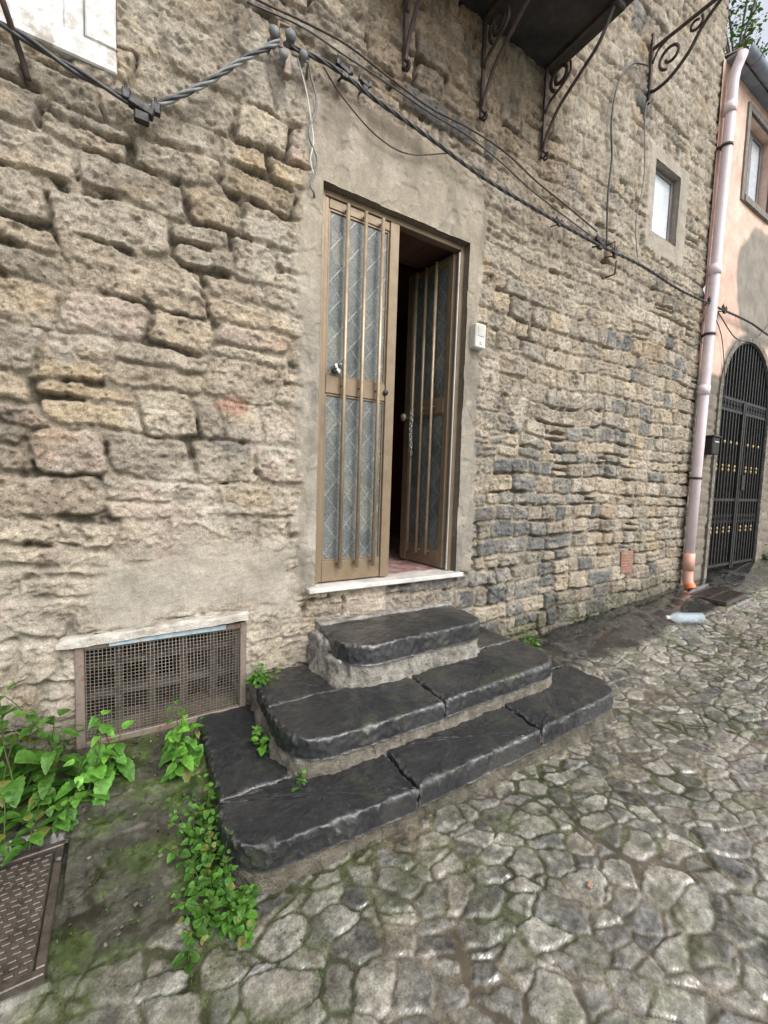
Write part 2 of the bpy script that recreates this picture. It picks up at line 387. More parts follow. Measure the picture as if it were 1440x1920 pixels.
palL=[(.38,.315,.225),(.355,.30,.23),(.43,.36,.265),(.31,.275,.22),(.405,.345,.265),(.445,.39,.305),(.315,.28,.23),(.38,.335,.27),(.41,.335,.28)]
palR=[(.33,.28,.21),(.30,.26,.205),(.265,.235,.195),(.375,.325,.25),(.25,.228,.192),(.325,.275,.215),(.41,.37,.305),(.285,.258,.222)]
cs=np.where(left[...,None],pick(R[...,0],palL,X),pick(R[...,0],palR,X))
pg=np.where(~left,.55*ss(2.35,1.6,Z)*ss(4.7,3.2,X)+.08,-1)
grey=(R[...,1]<pg)
cs=np.where(grey[...,None],pick(R[...,2],[(.155,.160,.158),(.19,.192,.184),(.14,.147,.149),(.22,.215,.20)],X),cs)
cs=cs*(1+.28*rough[...,None])*(1+.12*strata[...,None])*(1+.12*rdg[...,None])
st=ss(.12,.45,fbm(X*2.7,Z*2.7,4,120))[...,None]
cs=lerp(cs,cs*np.array([.70,.69,.70]),st*.6)
pale=ss(.03,.30,fbm(X*5,Z*5,4,121))
cs=lerp(cs,col3(X,(.48,.435,.36)),pale*.45)
cs=lerp(cs,cs*.6,(pits*.6)[...,None])
och=ss(.12,.4,fbm(X*1.9,Z*1.9,4,129));cs=lerp(cs,cs*np.array([1.06,.94,.74]),och*.6)
cm=col3(X,(.335,.29,.225))*(1+.35*fbm(X*9,Z*9,3,122)[...,None])
cp=lerp(col3(X,(.39,.345,.275)),col3(X,(.465,.425,.36)),ss(-.2,.3,fbm(X*2.2,Z*2.2,4,123)))
cp=lerp(cp,col3(X,(.45,.365,.315)),ss(.08,.35,fbm(X*2.6,Z*2.6,4,133))*.55*ss(2.4,1.6,Z)*left)
cp*=(1+.28*fbm(X*8,Z*8,4,124)[...,None])
cp=lerp(cp,col3(X,(.28,.258,.222)),ss(.05,.35,fbm(X*3.1,Z*3.1,4,125))*.6)
cp=np.where((~left)[...,None],cp*np.array([.86,.85,.84]),cp)
cp=lerp(cp,cp*.78,flake*.5)
csur=col3(X,(.30,.268,.215))*(1+.18*fbm(X*3,Z*2,4,126)[...,None])*(1+.08*fbm(X*20,Z*20,3,127)[...,None])
csur=lerp(csur,col3(X,(.235,.223,.198)),ss(2.9,2.2,Z)*.65)
csur=lerp(csur,csur*.64,ss(-.05,.3,fbm(X*5,Z*1.2,4,128))*.75)
csur=lerp(csur,col3(X,(.39,.36,.31)),ss(.12,.35,fbm(X*4,Z*4,4,132))*.5)
K=lerp(cm,cs,ss(-.002,.012,e));K=lerp(K,cp,P1)
K=lerp(K,col3(X,(.30,.28,.24))*(1+.25*n2[...,None]),P4*.8)
K=lerp(K,csur,P2);K=lerp(K,col3(X,(.30,.275,.235))*(1+.1*n2[...,None]),P3)
g_=K.mean(-1,keepdims=True);K=(K*.86+g_*.14)*1.17
K*=(.44+.56*ss(-.028,.020,h))[...,None]  # crevice shade and grime multiplied into the wall colour by relief depth
gb=np.where(X>2.9,.16+.07*(X-2.9),.15)
damp=ss(.34,.0,Z-gb+.16*n1+.05*n2)
K=lerp(K,K*np.array([.42,.43,.38]),damp*.8)
moss=damp*ss(-.05,.25,fbm(X*6,Z*6,3,130));K=lerp(K,col3(X,(.07,.085,.035)),moss*.5)
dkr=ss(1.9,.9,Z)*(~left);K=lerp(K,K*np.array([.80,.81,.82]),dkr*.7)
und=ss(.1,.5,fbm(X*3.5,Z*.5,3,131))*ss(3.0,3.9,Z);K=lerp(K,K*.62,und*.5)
dkbal=ss(-.3,.2,rectm(X,Z,1.3,3.0,3.75,4.9,0)+.25*n1);K=lerp(K,K*np.array([.62,.56,.50]),dkbal*.8)  # darker, browner wall colour around the balcony and its brackets
red=ss(.09,.05,np.hypot((X-.50)*.75,(Z-1.83)*1.6)+.05*n2);K=lerp(K,col3(X,(.40,.20,.165)),red*.55)
gs=ss(.12,.06,np.hypot((X-.52)*.8,(Z-1.66)*1.0)+.04*n2);K=lerp(K,col3(X,(.22,.22,.23)),gs*.4)
blk=ss(.2,.1,np.hypot((X+.40)*1.5,(Z-1.6)*1.)+.06*n2);K=lerp(K,K*.5,blk*.7)
K=np.clip(K,.01,.75)
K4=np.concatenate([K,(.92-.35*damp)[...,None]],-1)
mask=np.ones((len(zs)-1,len(xs)-1),bool);ops=[]
for a,b,c,d,dep in OPS:
    i0,i1=[int(np.argmin(np.abs(xs-v))) for v in (a,b)];j0,j1=[int(np.argmin(np.abs(zs-v))) for v in (c,d)]
    mask[j0:j1,i0:i1]=False;ops.append((i0,i1,j0,j1,dep))
P=np.stack([X,-h,Z],-1)
house=thing("stone_house",(1.5,0,0),"old rubble stone house with a bronze door, balcony and basement grille","house")
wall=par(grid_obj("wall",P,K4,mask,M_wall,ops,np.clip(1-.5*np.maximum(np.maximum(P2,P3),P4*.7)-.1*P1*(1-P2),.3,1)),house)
b=MB();b.box(-2.4,5.625,-.32,.6,7.66,7.78,0);b.box(5.56,5.62,.02,6,.1,7.66,1);b.box(-2.4,-2.35,.02,6,0,7.66,1)
b.box(-2.4,5.62,5.95,6,0,7.66,1);b.box(-2.45,5.68,.0,6.1,7.78,7.9,0)
par(b.obj("roof",[M_roof,M_conc]),house)
b=MB()
b.add([(.7,.5,.81),(2.9,.5,.81),(2.9,3.4,.81),(.7,3.4,.81)],[(0,1,2,3)],1)
b.add([(.7,.5,3.4),(2.9,.5,3.4),(2.9,3.4,3.4),(.7,3.4,3.4)],[(3,2,1,0)],0)
b.add([(.7,.5,.81),(.7,3.4,.81),(.7,3.4,3.4),(.7,.5,3.4)],[(0,1,2,3)],0)
b.add([(2.9,.5,.81),(2.9,3.4,.81),(2.9,3.4,3.4),(2.9,.5,3.4)],[(3,2,1,0)],0)
b.add([(.7,3.4,.81),(2.9,3.4,.81),(2.9,3.4,3.4),(.7,3.4,3.4)],[(0,1,2,3)],0)
b.box(.70,.985,.47,.50,.81,3.4,0);b.box(2.095,2.9,.47,.50,.81,3.4,0);b.box(.985,2.095,.47,.5,3.145,3.4,0)
b.box(2.0,2.5,3.0,3.3,.815,2.2,2,bev=.01)
par(b.obj("room_interior",[M_inter,M_floor,M_wood]),house)
b=MB();b.box(.93,2.135,-.085,.09,.782,.812,0,bev=.005);par(b.obj("door_sill",M_marble),house,"worn pale marble door sill")
b=MB();b.box(.99,2.09,.091,.49,.80,.814,0,bev=.002);par(b.obj("threshold_floor",M_floor),house)
FY=.012
b=MB();b.box(.986,1.022,FY,FY+.06,.815,3.144,0,bev=.003);b.box(2.058,2.094,FY,FY+.06,.815,3.144,0,bev=.003);b.box(1.022,2.058,FY+.002,FY+.058,3.108,3.143,0,bev=.003)
b.box(2.042,2.052,FY-.004,FY+.010,.82,3.09,1,bev=.002)
par(b.obj("door_frame",[M_bronze,M_alu]),house)
def leaf_parts(w,H,flip):
    s=-1 if flip else 1
    def X2(a,bb): return (a,bb) if s>0 else (-bb,-a)
    b=MB()
    def bx(x0,x1,y0,y1,z0,z1,bev=.004): q=X2(x0,x1);b.box(q[0],q[1],y0,y1,z0,z1,0,bev=bev)
    bx(0,.05,-.02,.02,0,H);bx(w-.055,w,-.02,.02,0,H)
    bx(.05,w-.055,-.018,.018,H-.055,H);bx(.05,w-.055,-.018,.018,0,.13);bx(.05,w-.055,-.019,.019,1.16,1.27)
    for z0,z1 in ((.13,1.16),(1.27,H-.055)):
        bx(.05,.062,-.012,.012,z0,z1,.002);bx(w-.067,w-.055,-.012,.012,z0,z1,.002)
        bx(.062,w-.067,-.012,.012,z0,z0+.012,.002);bx(.062,w-.067,-.012,.012,z1-.012,z1,.002)
    bx(w-.055,w+.012,-.028,-.0205,.0,H,.002)
    fr=b.obj("door_leaf",M_bronze);out=[]
    for z0,z1 in ((.142,1.148),(1.282,H-.067)):
        g=MB();q=X2(.062,w-.067);g.box(q[0],q[1],-.004,.004,z0,z1);out.append(g.obj("glass_pane",M_glass))
    for fx in (.30,.53,.76):
        g=MB();x=s*w*fx;g.tube([(x,-.052,.085),(x,-.052,H-.02)],.0125,12)
        for z in (.11,1.215,H-.04): g.tube([(x,-.052,z),(x,-.019,z)],.006,8)
        out.append(g.obj("security_bar",M_brass))
    for o in out:o.parent=fr
    return fr
H=2.28
lf=leaf_parts(.525,H,False);lf.location=(.998,.035,.822);par(lf,house,"closed bronze door leaf with frosted glass and bars")
RW=.48
rf=leaf_parts(RW,H,True);rf.location=(2.055,.06,.822);rf.rotation_euler=(0,0,math.radians(-85));par(rf,house,"bronze door leaf standing open into the room")
g=MB();Mx=Matrix.Translation((.47,-.02,1.215))@Matrix.Rotation(math.radians(90),4,'X');g.lathe([(0,.014),(.016,.014),(.018,0.008)],Mx,16)
o=g.obj("keyhole",M_dark);o.parent=lf
g=MB();Mx=Matrix.Translation((.115,-.02,1.31));
for i in range(9):
    a=Vector((random.uniform(-.02,.03),-.012-random.random()*.02,random.uniform(-.02,.03)))
    g.box(-.012,.012,-.008,.008,-.008,.010,i%2,Mx@Matrix.Translation(a)@Matrix.Rotation(random.random()*3,4,'Y'))
g.tube([(.10,-.03,1.30),(.08,-.07,1.305),(.065,-.075,1.28)],.006,8,0)
o=g.obj("broken_handle",[M_dark,M_alu]);o.parent=lf
g=MB();Mx=Matrix.Translation((-RW+.03,-.02,1.16))@Matrix.Rotation(math.radians(90),4,'X');g.lathe([(.012,0),(.012,.03),(.026,.036),(.032,.052),(.024,.066),(0,.07)],Mx,20);g.lathe([(.03,0),(.03,.006),(.012,.008)],Mx,20)
o=g.obj("knob",M_brass);o.parent=rf
g=MB()
for i in range(15):
    z=1.20-.021*i;c=Vector((-.345+.006*math.sin(i*.6),-.074,z));ang=(i%2)*math.pi/2
    pts=[c+Vector((math.cos(ang)*.010*math.cos(t),math.sin(ang)*.010*math.cos(t),.015*math.sin(t))) for t in [k*2*math.pi/10 for k in range(11)]]
    g.tube(pts,.0038,6,0,False)
g.box(-.365,-.325,-.086,-.062,.845,.885,1,bev=.004)
g.tube([(-.357,-.073,.885),(-.357,-.073,.905),(-.345,-.073,.914),(-.333,-.073,.905),(-.333,-.073,.885)],.004,6,0)
o=g.obj("chain",[M_alu,M_brass]);o.parent=rf;o["label"]="steel chain with a brass padlock"
# upper left window
b=MB();b.box(-.95,-.0,-.05,.02,3.205,3.30,0,bev=.006);b.box(-.115,-.002,-.052,.02,3.30,4.5,0,bev=.006);b.box(-.95,-.84,-.052,.02,3.3,4.5,0,bev=.006)
b.box(-.84,-.115,-.045,.02,4.42,4.5,0,bev=.006)
win=par(b.obj("window",M_white),house,"weathered white painted window casing")
b=MB();b.box(-.19,-.118,-.025,.03,3.31,4.41,0,bev=.005);b.box(-.84,-.77,-.025,.03,3.31,4.41,0,bev=.005);b.box(-.77,-.19,-.022,.028,3.31,3.39,0,bev=.005);b.box(-.52,-.45,-.024,.03,3.39,4.41,0,bev=.005)
b.obj("sash",M_white).parent=win
b=MB();b.box(-.77,-.19,.0,.008,3.39,4.42);b.obj("window_pane",M_curt).parent=win
b=MB();x0,x1,z0,z1=4.40,4.88,3.97,4.64
b.box(x0,x0+.04,.03,.07,z0,z1,0,bev=.004);b.box(x1-.04,x1,.03,.07,z0,z1,0,bev=.004);b.box(x0+.04,x1-.04,.032,.068,z1-.04,z1,0);b.box(x0+.04,x1-.04,.032,.068,z0,z0+.04,0)
win2=par(b.obj("window",M_wood),house,"small window with grey glass in a plaster surround")
b=MB();b.box(x0+.04,x1-.04,.045,.055,z0+.04,z1-.04);b.obj("window_pane",M_curt).parent=win2
# cellar window
x0,x1,z0,z1=-.18,.57,.17,.66
b=MB()
b.box(x0-.015,x0+.022,-.045,-.005,z0-.01,z1,0,bev=.003);b.box(x1-.022,x1+.012,-.045,-.005,z0,z1,0,bev=.003)
b.box(x0+.022,x1-.022,-.043,-.006,z0-.02,z0+.012,0,bev=.003);b.box(x0+.022,x1-.022,-.043,-.006,z1-.03,z1-.004,0,bev=.003)
cel=par(b.obj("cellar_window",M_rust),house,"rusty framed basement opening covered by wire mesh")
b=MB()
def by(u,v): return -.028-.045*math.sin(math.pi*min(max(u,0),1))*math.sin(math.pi*min(max(v,0),1))**.8*(.6+.6*v if v<.5 else .9)+.006*math.sin(u*9)*math.sin(v*5)
nvx,nvz=44,29
for i in range(1,nvx):
    u=i/nvx;b.tube([(x0+.01+(x1-x0-.02)*u,by(u,k/14),z0+(z1-z0-.02)*k/14) for k in range(15)],.0018,4,0,False)
for j in range(1,nvz):
    v=j/nvz;b.tube([(x0+.01+(x1-x0-.02)*k/18,by(k/18,v)+.002,z0+(z1-z0-.02)*v) for k in range(19)],.0018,4,0,False)
b.obj("wire_mesh",M_wire).parent=cel
b=MB()
for i in range(6): b.box(x0-.02+i*.155,x0+.018+i*.155,.14,.23,z0-.05,z1,0,bev=.004)
for j in range(4): b.box(x0-.02,x1+.02,.145,.225,z0-.03+j*.16,z0+.006+j*.16,0,bev=.004)
b.obj("concrete_lattice",M_lat).parent=cel
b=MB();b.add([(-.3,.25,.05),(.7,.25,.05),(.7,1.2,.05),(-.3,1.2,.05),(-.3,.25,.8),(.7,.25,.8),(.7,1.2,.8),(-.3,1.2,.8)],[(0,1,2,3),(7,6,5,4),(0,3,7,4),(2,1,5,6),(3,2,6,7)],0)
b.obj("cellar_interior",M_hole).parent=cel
# rough slab maker
def rounded(poly,rad,step=.02):
    out=[];n=len(poly)
    for i in range(n):
        p=Vector(poly[i]);a=Vector(poly[i-1]);c=Vector(poly[(i+1)%n]);r=rad[i]
        u=(a-p).normalized();v=(c-p).normalized();ang=u.angle(v);t=r/math.tan(ang/2)
        s=p+u*t;e_=p+v*t;k=max(2,int(r*1.6/step))
        for j in range(k+1):
            q=j/k;out.append((1-q)**2*s+2*q*(1-q)*(p*.86+.14*(s+e_)/2)+q*q*e_ if r>.03 else (1-q)**2*s+2*q*(1-q)*p+q*q*e_)
    res=[]
    for i in range(len(out)):
        a=out[i];c=out[(i+1)%len(out)];d=(c-a).length;k=max(1,int(d/step+.5))
        for j in range(k): res.append(a+(c-a)*j/k)
    return res
def slab(name,poly,rad,zt,th,mat,bev=.018,amp=.004,samp=.008,seed=0,step=.02,tilt=(0,0),flare=0.,lf=9,hf=30,hg=.5):
    O=rounded(poly,rad,step);n=len(O);cen=sum(O,Vector((0,0)))/n
    nor=[]
    for i in range(n):
        t=(O[(i+1)%n]-O[i-1]).normalized();nn=Vector((-t.y,t.x))
        if nn.dot(cen-O[i])<0:nn=-nn
        nor.append(nn)
    so=Vector((seed*3.7,seed*1.9,0))
    def put(p,z,kind):
        q=Vector((p.x,p.y,z));f=mn.fractal(q*lf+so,1.,2.,4);g=mn.fractal(q*hf+so,1.,2.,3)
        z2=z+tilt[0]*(p.x-cen.x)+tilt[1]*(p.y-cen.y)
        if kind=='t': return (p.x,p.y,z2+amp*f+amp*hg*g)
        d=(p-cen).normalized()*(samp*f+samp*(hg+.2)*g);return (p.x+d.x,p.y+d.y,z2+amp*.7*f)
    ringv=[]
    m=max(6,int(min((max(o.x for o in O)-min(o.x for o in O)),(max(o.y for o in O)-min(o.y for o in O)))/2/step))
    bv=[bev*(.5+1.9*max(0,mn.fractal(Vector((o.x*10,o.y*10,seed)),1.,2.,5)+.4)) for o in O]
    for k in range(1,m+1):
        s=k/m;ringv.append([put(cen+((O[i]+nor[i]*bv[i])-cen)*s,zt,'t') for i in range(n)])
    for k in range(1,5):
        a=k/4*math.pi/2;ringv.append([put(O[i]+nor[i]*bv[i]*(1-math.sin(a)),zt-bv[i]*(1-math.cos(a)),'s') for i in range(n)])
    for k in range(1,8):
        q=k/7;ringv.append([put(O[i]-nor[i]*flare*q,zt-bv[i]-(th-bv[i])*q,'s') for i in range(n)])
    vs=[(cen.x,cen.y,zt)];fs=[]
    for r_ in ringv: vs+=r_
    for i in range(n): fs.append((0,1+i,1+(i+1)%n))
    for k in range(len(ringv)-1):
        for i in range(n):
            a=1+k*n+i;c=1+k*n+(i+1)%n;fs.append((a,a+n,c+n,c))
    fs.append([1+(len(ringv)-1)*n+i for i in range(n)])
    b=MB();b.add(vs,fs,0,True);o=b.obj(name,mat)
    if sum(((O[i].x*O[(i+1)%n].y-O[(i+1)%n].x*O[i].y) for i in range(n)))<=0: o.data.flip_normals()
    return o
def rct(x0,x1,y0,y1): return [(x0,y0),(x1,y0),(x1,y1),(x0,y1)]
o=slab("lintel",[(-.26,-.065),(.585,-.085),(.585,.0),(-.25,.0)],(.02,.012,.01,.01),.712,.044,M_lint,bev=.012,amp=.010,samp=.012,seed=4,step=.012,tilt=(.03,0));o.parent=cel
b=MB();b.box(-.06,.47,-.060,-.046,.638,.664,0,bev=.002);o=b.obj("blue_strip",M_blue);o.parent=cel
# ============================================================ STEPS
steps=thing("stone_steps",(1.5,-.5,0),"three tiers of worn wet dark basalt steps with rounded corners","steps")
SL=[
 ([(.31,-1.02),(1.045,-1.05),(1.045,-.74),(.30,-.72)],(.17,.01,.01,.01),.180,.10,1,(0,0)),
 ([(1.057,-1.045),(1.86,-1.03),(1.86,-.70),(1.057,-.74)],(.01,.012,.01,.01),.190,.10,2,(.004,.01)),
 ([(1.872,-1.03),(2.72,-.99),(2.71,-.58),(1.872,-.60)],(.012,.21,.01,.01),.196,.10,3,(0,0)),
 ([(.32,-.71),(.68,-.71),(.68,-.03),(.33,-.03)],(.012,.01,.01,.02),.176,.10,4,(0,.01)),
 ([(2.40,-.565),(2.70,-.565),(2.68,-.05),(2.40,-.05)],(.01,.012,.01,.01),.190,.10,5,(0,.01)),
 ([(.585,-.80),(1.395,-.80),(1.395,-.40),(.585,-.42)],(.20,.01,.01,.01),.352,.095,6,(0,0)),
 ([(1.407,-.795),(2.42,-.75),(2.42,-.36),(1.407,-.40)],(.012,.20,.01,.01),.358,.095,7,(0,0)),
 ([(.60,-.41),(.97,-.41),(.97,-.03),(.61,-.03)],(.01,.01,.01,.02),.345,.09,8,(0,0)),
 ([(2.06,-.35),(2.41,-.35),(2.40,-.03),(2.06,-.03)],(.01,.012,.01,.01),.350,.09,9,(0,0)),
 ([(.98,-.50),(2.03,-.46),(2.025,-.07),(1.0,-.06)],(.20,.16,.02,.02),.585,.115,10,(0,0)),
]
for poly,rad,zt,th,sd,tl_ in SL: par(slab("step_slab",poly,rad,zt,th,M_basalt,seed=sd,tilt=tl_,bev=.014,amp=.0035,samp=.007,step=.010,lf=7,hf=42,hg=1.),steps)
def base(poly,rad,zt,th,mat,sd,flare=.02): par(slab("step_base",poly,rad,zt,th,mat,seed=sd,bev=.014,amp=.006,samp=.022,flare=flare,step=.012),steps)
base([(.325,-1.0),(2.69,-.985),(2.66,-.02),(.34,-.02)],(.15,.19,.03,.03),.157,.28,M_mud,21,.05)
base([(.60,-.775),(2.405,-.735),(2.39,-.015),(.62,-.015)],(.18,.18,.03,.03),.330,.2,M_conc,22,.03)
base([(.985,-.475),(2.02,-.44),(2.02,-.012),(.965,-.012)],(.20,.14,.03,.03),.480,.17,M_concw,23,.03)
base([(.968,-.27),(1.25,-.36),(1.25,-.010),(.96,-.010)],(.10,.03,.02,.02),.553,.2,M_concw,24,.0)
base([(1.0,-.09),(2.04,-.09),(2.04,.0),(1.0,.0)],(.03,.03,.01,.01),.60,.3,M_concw,25,.0)
# ============================================================ GROUND
def geo(start,stop,d0,k):
    out=[start];d=d0
    while abs(out[-1])<abs(stop): d*=k;out.append(out[-1]+math.copysign(d,stop))
    return out
gx=np.array(geo(-.65,-70,.012,1.12)[::-1]+list(np.arange(-.644,3.4,.0060))+list(np.arange(3.4,6.2,.011))+list(np.arange(6.2,9.,.025))+geo(9.,90,.03,1.14))
gy=np.array(geo(-2.25,-70,.012,1.12)[::-1]+list(np.arange(-2.244,.06,.0060))+geo(.07,70,.05,1.3))
GX,GY=np.meshgrid(gx,gy)
def gbase(x,y):
    x=np.asarray(x,float);y=np.asarray(y,float)
    xx=np.clip(x,-3,16)
    g=.07*np.maximum(0,np.minimum(xx,14)-2.9)
    return g+.155*ss(-1.0,0.0,y)-.03*ss(-1.4,-3.,y)+0*x
wx=GX+.06*fbm(GX*2.4,GY*2.4,2,200)+.020*fbm(GX*11,GY*11,3,216);wy=GY+.06*fbm(GX*2.4,GY*2.4,2,201)+.020*fbm(GX*11,GY*11,3,217)
ca,sa=math.cos(.35),math.sin(.35);ux=(wx*ca-wy*sa)/.112;uy=(wx*sa+wy*ca)/.078
ix=np.floor(ux);iy=np.floor(uy);F=np.full_like(ux,9.);bx_=np.zeros_like(ux);by_=np.zeros_like(ux);cx=np.zeros_like(ux);cy=np.zeros_like(ux);bw=np.zeros_like(ux)
def cellp(a,c): return a+h2(a,c,5),c+h2(a,c,6),.85*h2(a,c,7)**2
for a in (-2,-1,0,1,2):
    for c in (-2,-1,0,1,2):
        px,py,pw=cellp(ix+a,iy+c);d=(px-ux)**2+(py-uy)**2-pw;m=d<F
        F=np.where(m,d,F);bx_=np.where(m,px,bx_);by_=np.where(m,py,by_);cx=np.where(m,ix+a,cx);cy=np.where(m,iy+c,cy);bw=np.where(m,pw,bw)
E=np.full_like(ux,9.)
for a in range(-3,4):
    for c in range(-3,4):
        px,py,pw=cellp(ix+a,iy+c);dx=px-bx_;dy=py-by_;L=np.hypot(dx,dy);ok=L>1e-5;L=np.maximum(L,1e-5)
        dd=((px+bx_)/2-ux)*dx/L+((py+by_)/2-uy)*dy/L+(bw-pw)/(2*L)
        E=np.where(ok,np.minimum(E,dd),E)
E=E*.094+.007*fbm(GX*30,GY*30,3,203)
r1=h2(cx,cy,11);r2=h2(cx,cy,12);r3=h2(cx,cy,13);r4=h2(cx,cy,14)
gapn2=fbm(GX*2.6,GY*2.6,3,224)
gapw=.001+.008*r4**2+.010*ss(.0,.35,gapn2)
cob=ss(gapw-.002,gapw+.008,E)
rg1=fbm(GX*14,GY*14,4,204);rg2=fbm(GX*45,GY*45,3,205);bg=fbm(GX*1.4,GY*1.4,3,206)
rd=ridge(GX*9,GY*9,4,220)
hc=.000+.006*r1+((bx_-ux)*(r2-.5)+(by_-uy)*(r3-.5))*.013+.005*rg1+.0035*rg2+.004*rd
fillj=ss(-.15,.25,fbm(GX*6,GY*6,3,225))
hj=-.005+.006*fillj+.004*fbm(GX*20,GY*20,3,207)+.002*fbm(GX*5,GY*5,2,221)+.003*rg2
hg=hj+(np.maximum(hc-hj,0))*cob
sm1=ss(-.05,.05,GY+.50+.10*bg)*ss(2.75,2.95,GX)
sm2=ss(-.06,.06,GY+.95+.25*bg)*ss(.50,.35,GX)*ss(-.1,.25,.62-np.abs(GX+.1)*.6+.5*bg)
und=ss(-.04,.04,rectm(GX,GY,.40,2.65,-.92,.1,0))
flat=np.clip(sm1+.8*sm2+und,0,1)
hs=-.002+.005*rg1+.010*fbm(GX*4,GY*4,3,208)+.002*rg2+.001*rd
hg=lerp(hg,hs,flat*.92)
# thin standing water in the joints and hollows
lvl=-.0025+.007*fbm(GX*1.3,GY*1.3,3,230)+.0022*ss(.8,3.2,GX)+.001*sm1
pud=ss(-.0004,.0012,lvl-hg)*(1-und);hg=np.maximum(hg,np.where(und<.5,lvl,hg))
hloc=hg.copy();hg=hg+.016*bg
far=np.maximum(np.maximum(-1.2-GX,GX-9.),np.maximum(-2.8-GY,0));fade=1-ss(0.,4.,far);hg=hg*fade
GZ=gbase(GX,GY)+hg
c1=rectm(GX,GY,-.67,-.195,-.985,-.455,0);GZ=np.where(c1>-.01,.020+0*GZ,GZ)
c2=rectm(GX,GY,5.42,5.98,-.56,-.18,0)
zc2=float(gbase(5.7,-.37));GZ=np.where(c2>-.02,zc2-.03+(GX-5.7)*.07,GZ)
GZ=np.where(GY>.03,GZ-.05,GZ)
pc=[(.155,.150,.130),(.18,.174,.150),(.125,.124,.113),(.205,.200,.177),(.165,.159,.135),(.235,.230,.205),(.060,.060,.058),(.13,.133,.127),(.17,.160,.133),(.255,.250,.225),(.080,.079,.074),(.145,.142,.125)]
kc=pick(r3,pc,GX)*(1+.70*rg1[...,None])*(1+.45*rg2[...,None])*(1+.28*rd[...,None])
kj=lerp(col3(GX,(.165,.145,.11)),col3(GX,(.068,.078,.038)),ss(-.10,.25,fbm(GX*2,GY*2,3,209)+.35*ss(1.4,-.2,GX)))
kj*=(1+.6*rg1[...,None])
lich=ss(.05,.25,fbm(GX*9,GY*9,4,211));kc=lerp(kc,col3(GX,(.29,.287,.262))*(1+.5*rg2[...,None]),lich*.45)
drk=ss(.06,.28,fbm(GX*7,GY*7,4,222));kc=lerp(kc,kc*.42,drk*.7)
KG=lerp(kj,kc,ss(-.002,.007,E-gapw)*(1-.3*fillj))
mossg=ss(.0,.35,fbm(GX*3,GY*3,4,212)+.35*ss(.8,-.3,GX)-.10)*.8;KG=lerp(KG,col3(GX,(.066,.084,.022))*(1+.6*rg1[...,None]),mossg*.6)
kd=col3(GX,(.040,.040,.040))*(1+.5*rg1[...,None]);KG=lerp(KG,kd,sm1*.92)
kd=lerp(col3(GX,(.040,.038,.031)),col3(GX,(.036,.062,.010)),ss(-.10,.18,fbm(GX*4,GY*4,4,213)));kd*=(1+.9*rg1[...,None])*(1+.6*rg2[...,None]);kd=lerp(kd,col3(GX,(.11,.105,.085)),ss(.18,.30,fbm(GX*13,GY*13,4,223))*.4);KG=lerp(KG,kd,sm2*.92)
KG=lerp(KG,col3(GX,(.08,.072,.05)),und)
wet=fbm(GX*1.2,GY*1.2,3,214)
RGH=.38+.16*rg1+.10*(r2-.5)-.12*ss(-.1,.3,wet)-.10*(1-cob)
RGH=np.where(sm1>.5,.26+.2*rg1,RGH);RGH=np.clip(RGH+.12*mossg,.10,.9)
RGH=lerp(RGH,.04+0*RGH,pud)
KG=lerp(KG,KG*.52,pud)
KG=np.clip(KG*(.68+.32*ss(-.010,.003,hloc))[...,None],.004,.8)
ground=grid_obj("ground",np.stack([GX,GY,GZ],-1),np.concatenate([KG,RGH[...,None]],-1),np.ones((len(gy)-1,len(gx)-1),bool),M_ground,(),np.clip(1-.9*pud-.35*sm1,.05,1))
ground["kind"]="structure"
b=MB();rp=random.Random(3)
for i in range(200):
    if i%4: x=rp.uniform(-.6,.34);yv=rp.uniform(-.95,-.05)
    else: x=rp.uniform(2.8,5.2);yv=rp.uniform(-.7,-.05)
    s=rp.uniform(.003,.008)*(1.6 if rp.random()<.1 else 1);z=float(gbase(x,yv))+.004
    Mx=Matrix.Translation((x,yv,z))@Matrix.Rotation(rp.random()*6,4,'Z')@Matrix.Rotation(rp.random()*.6,4,'X')
    b.box(-s,s,-s*.7,s*.7,-s*.4,s*.5,rp.choice((0,0,1)),Mx,bev=s*.3)
o=b.obj("gravel",[M_mud,M_conc]);o["kind"]="stuff";tag(o,"scattered small grit and gravel on mossy paving","gravel")
# ============================================================ wall fixtures
b=MB();b.box(2.135,2.235,-.095,-.030,2.43,2.60,0,bev=.008);b.box(2.152,2.218,-.099,-.0955,2.51,2.585,1,bev=.0015);b.box(2.175,2.195,-.099,-.0955,2.455,2.475,1);
tag(b.obj("intercom",[M_plast,M_greyp]),"small cream plastic doorbell intercom beside the door","intercom")
b=MB();b.box(4.29,4.5,-.045,-.02,.60,.83,0,bev=.004)
for i in range(7): b.box(4.305,4.485,-.051,-.0455,.62+i*.029,.630+i*.029,0)
par(b.obj("vent_grille",M_terra),house,"small terracotta wall vent")
b=MB();b.box(1.15,2.93,-.62,-.0,4.69,4.78,0,bev=.01);b.box(1.19,2.89,-.58,-.0,4.64,4.69,0,bev=.01);b.box(1.10,2.97,-.66,0,4.78,4.83,0,bev=.012)
bal=par(b.obj("balcony",M_dslab),house,"dark stone balcony slab on scrolled iron brackets")
def scroll(cx,cz,x,r0,turns,a0,s=1,n=40,sh=.72):
    return [(x,cx+s*r0*(1-sh*t/n)*math.cos(a0+turns*2*math.pi*t/n),cz+r0*(1-sh*t/n)*math.sin(a0+turns*2*math.pi*t/n)) for t in range(n+1)]
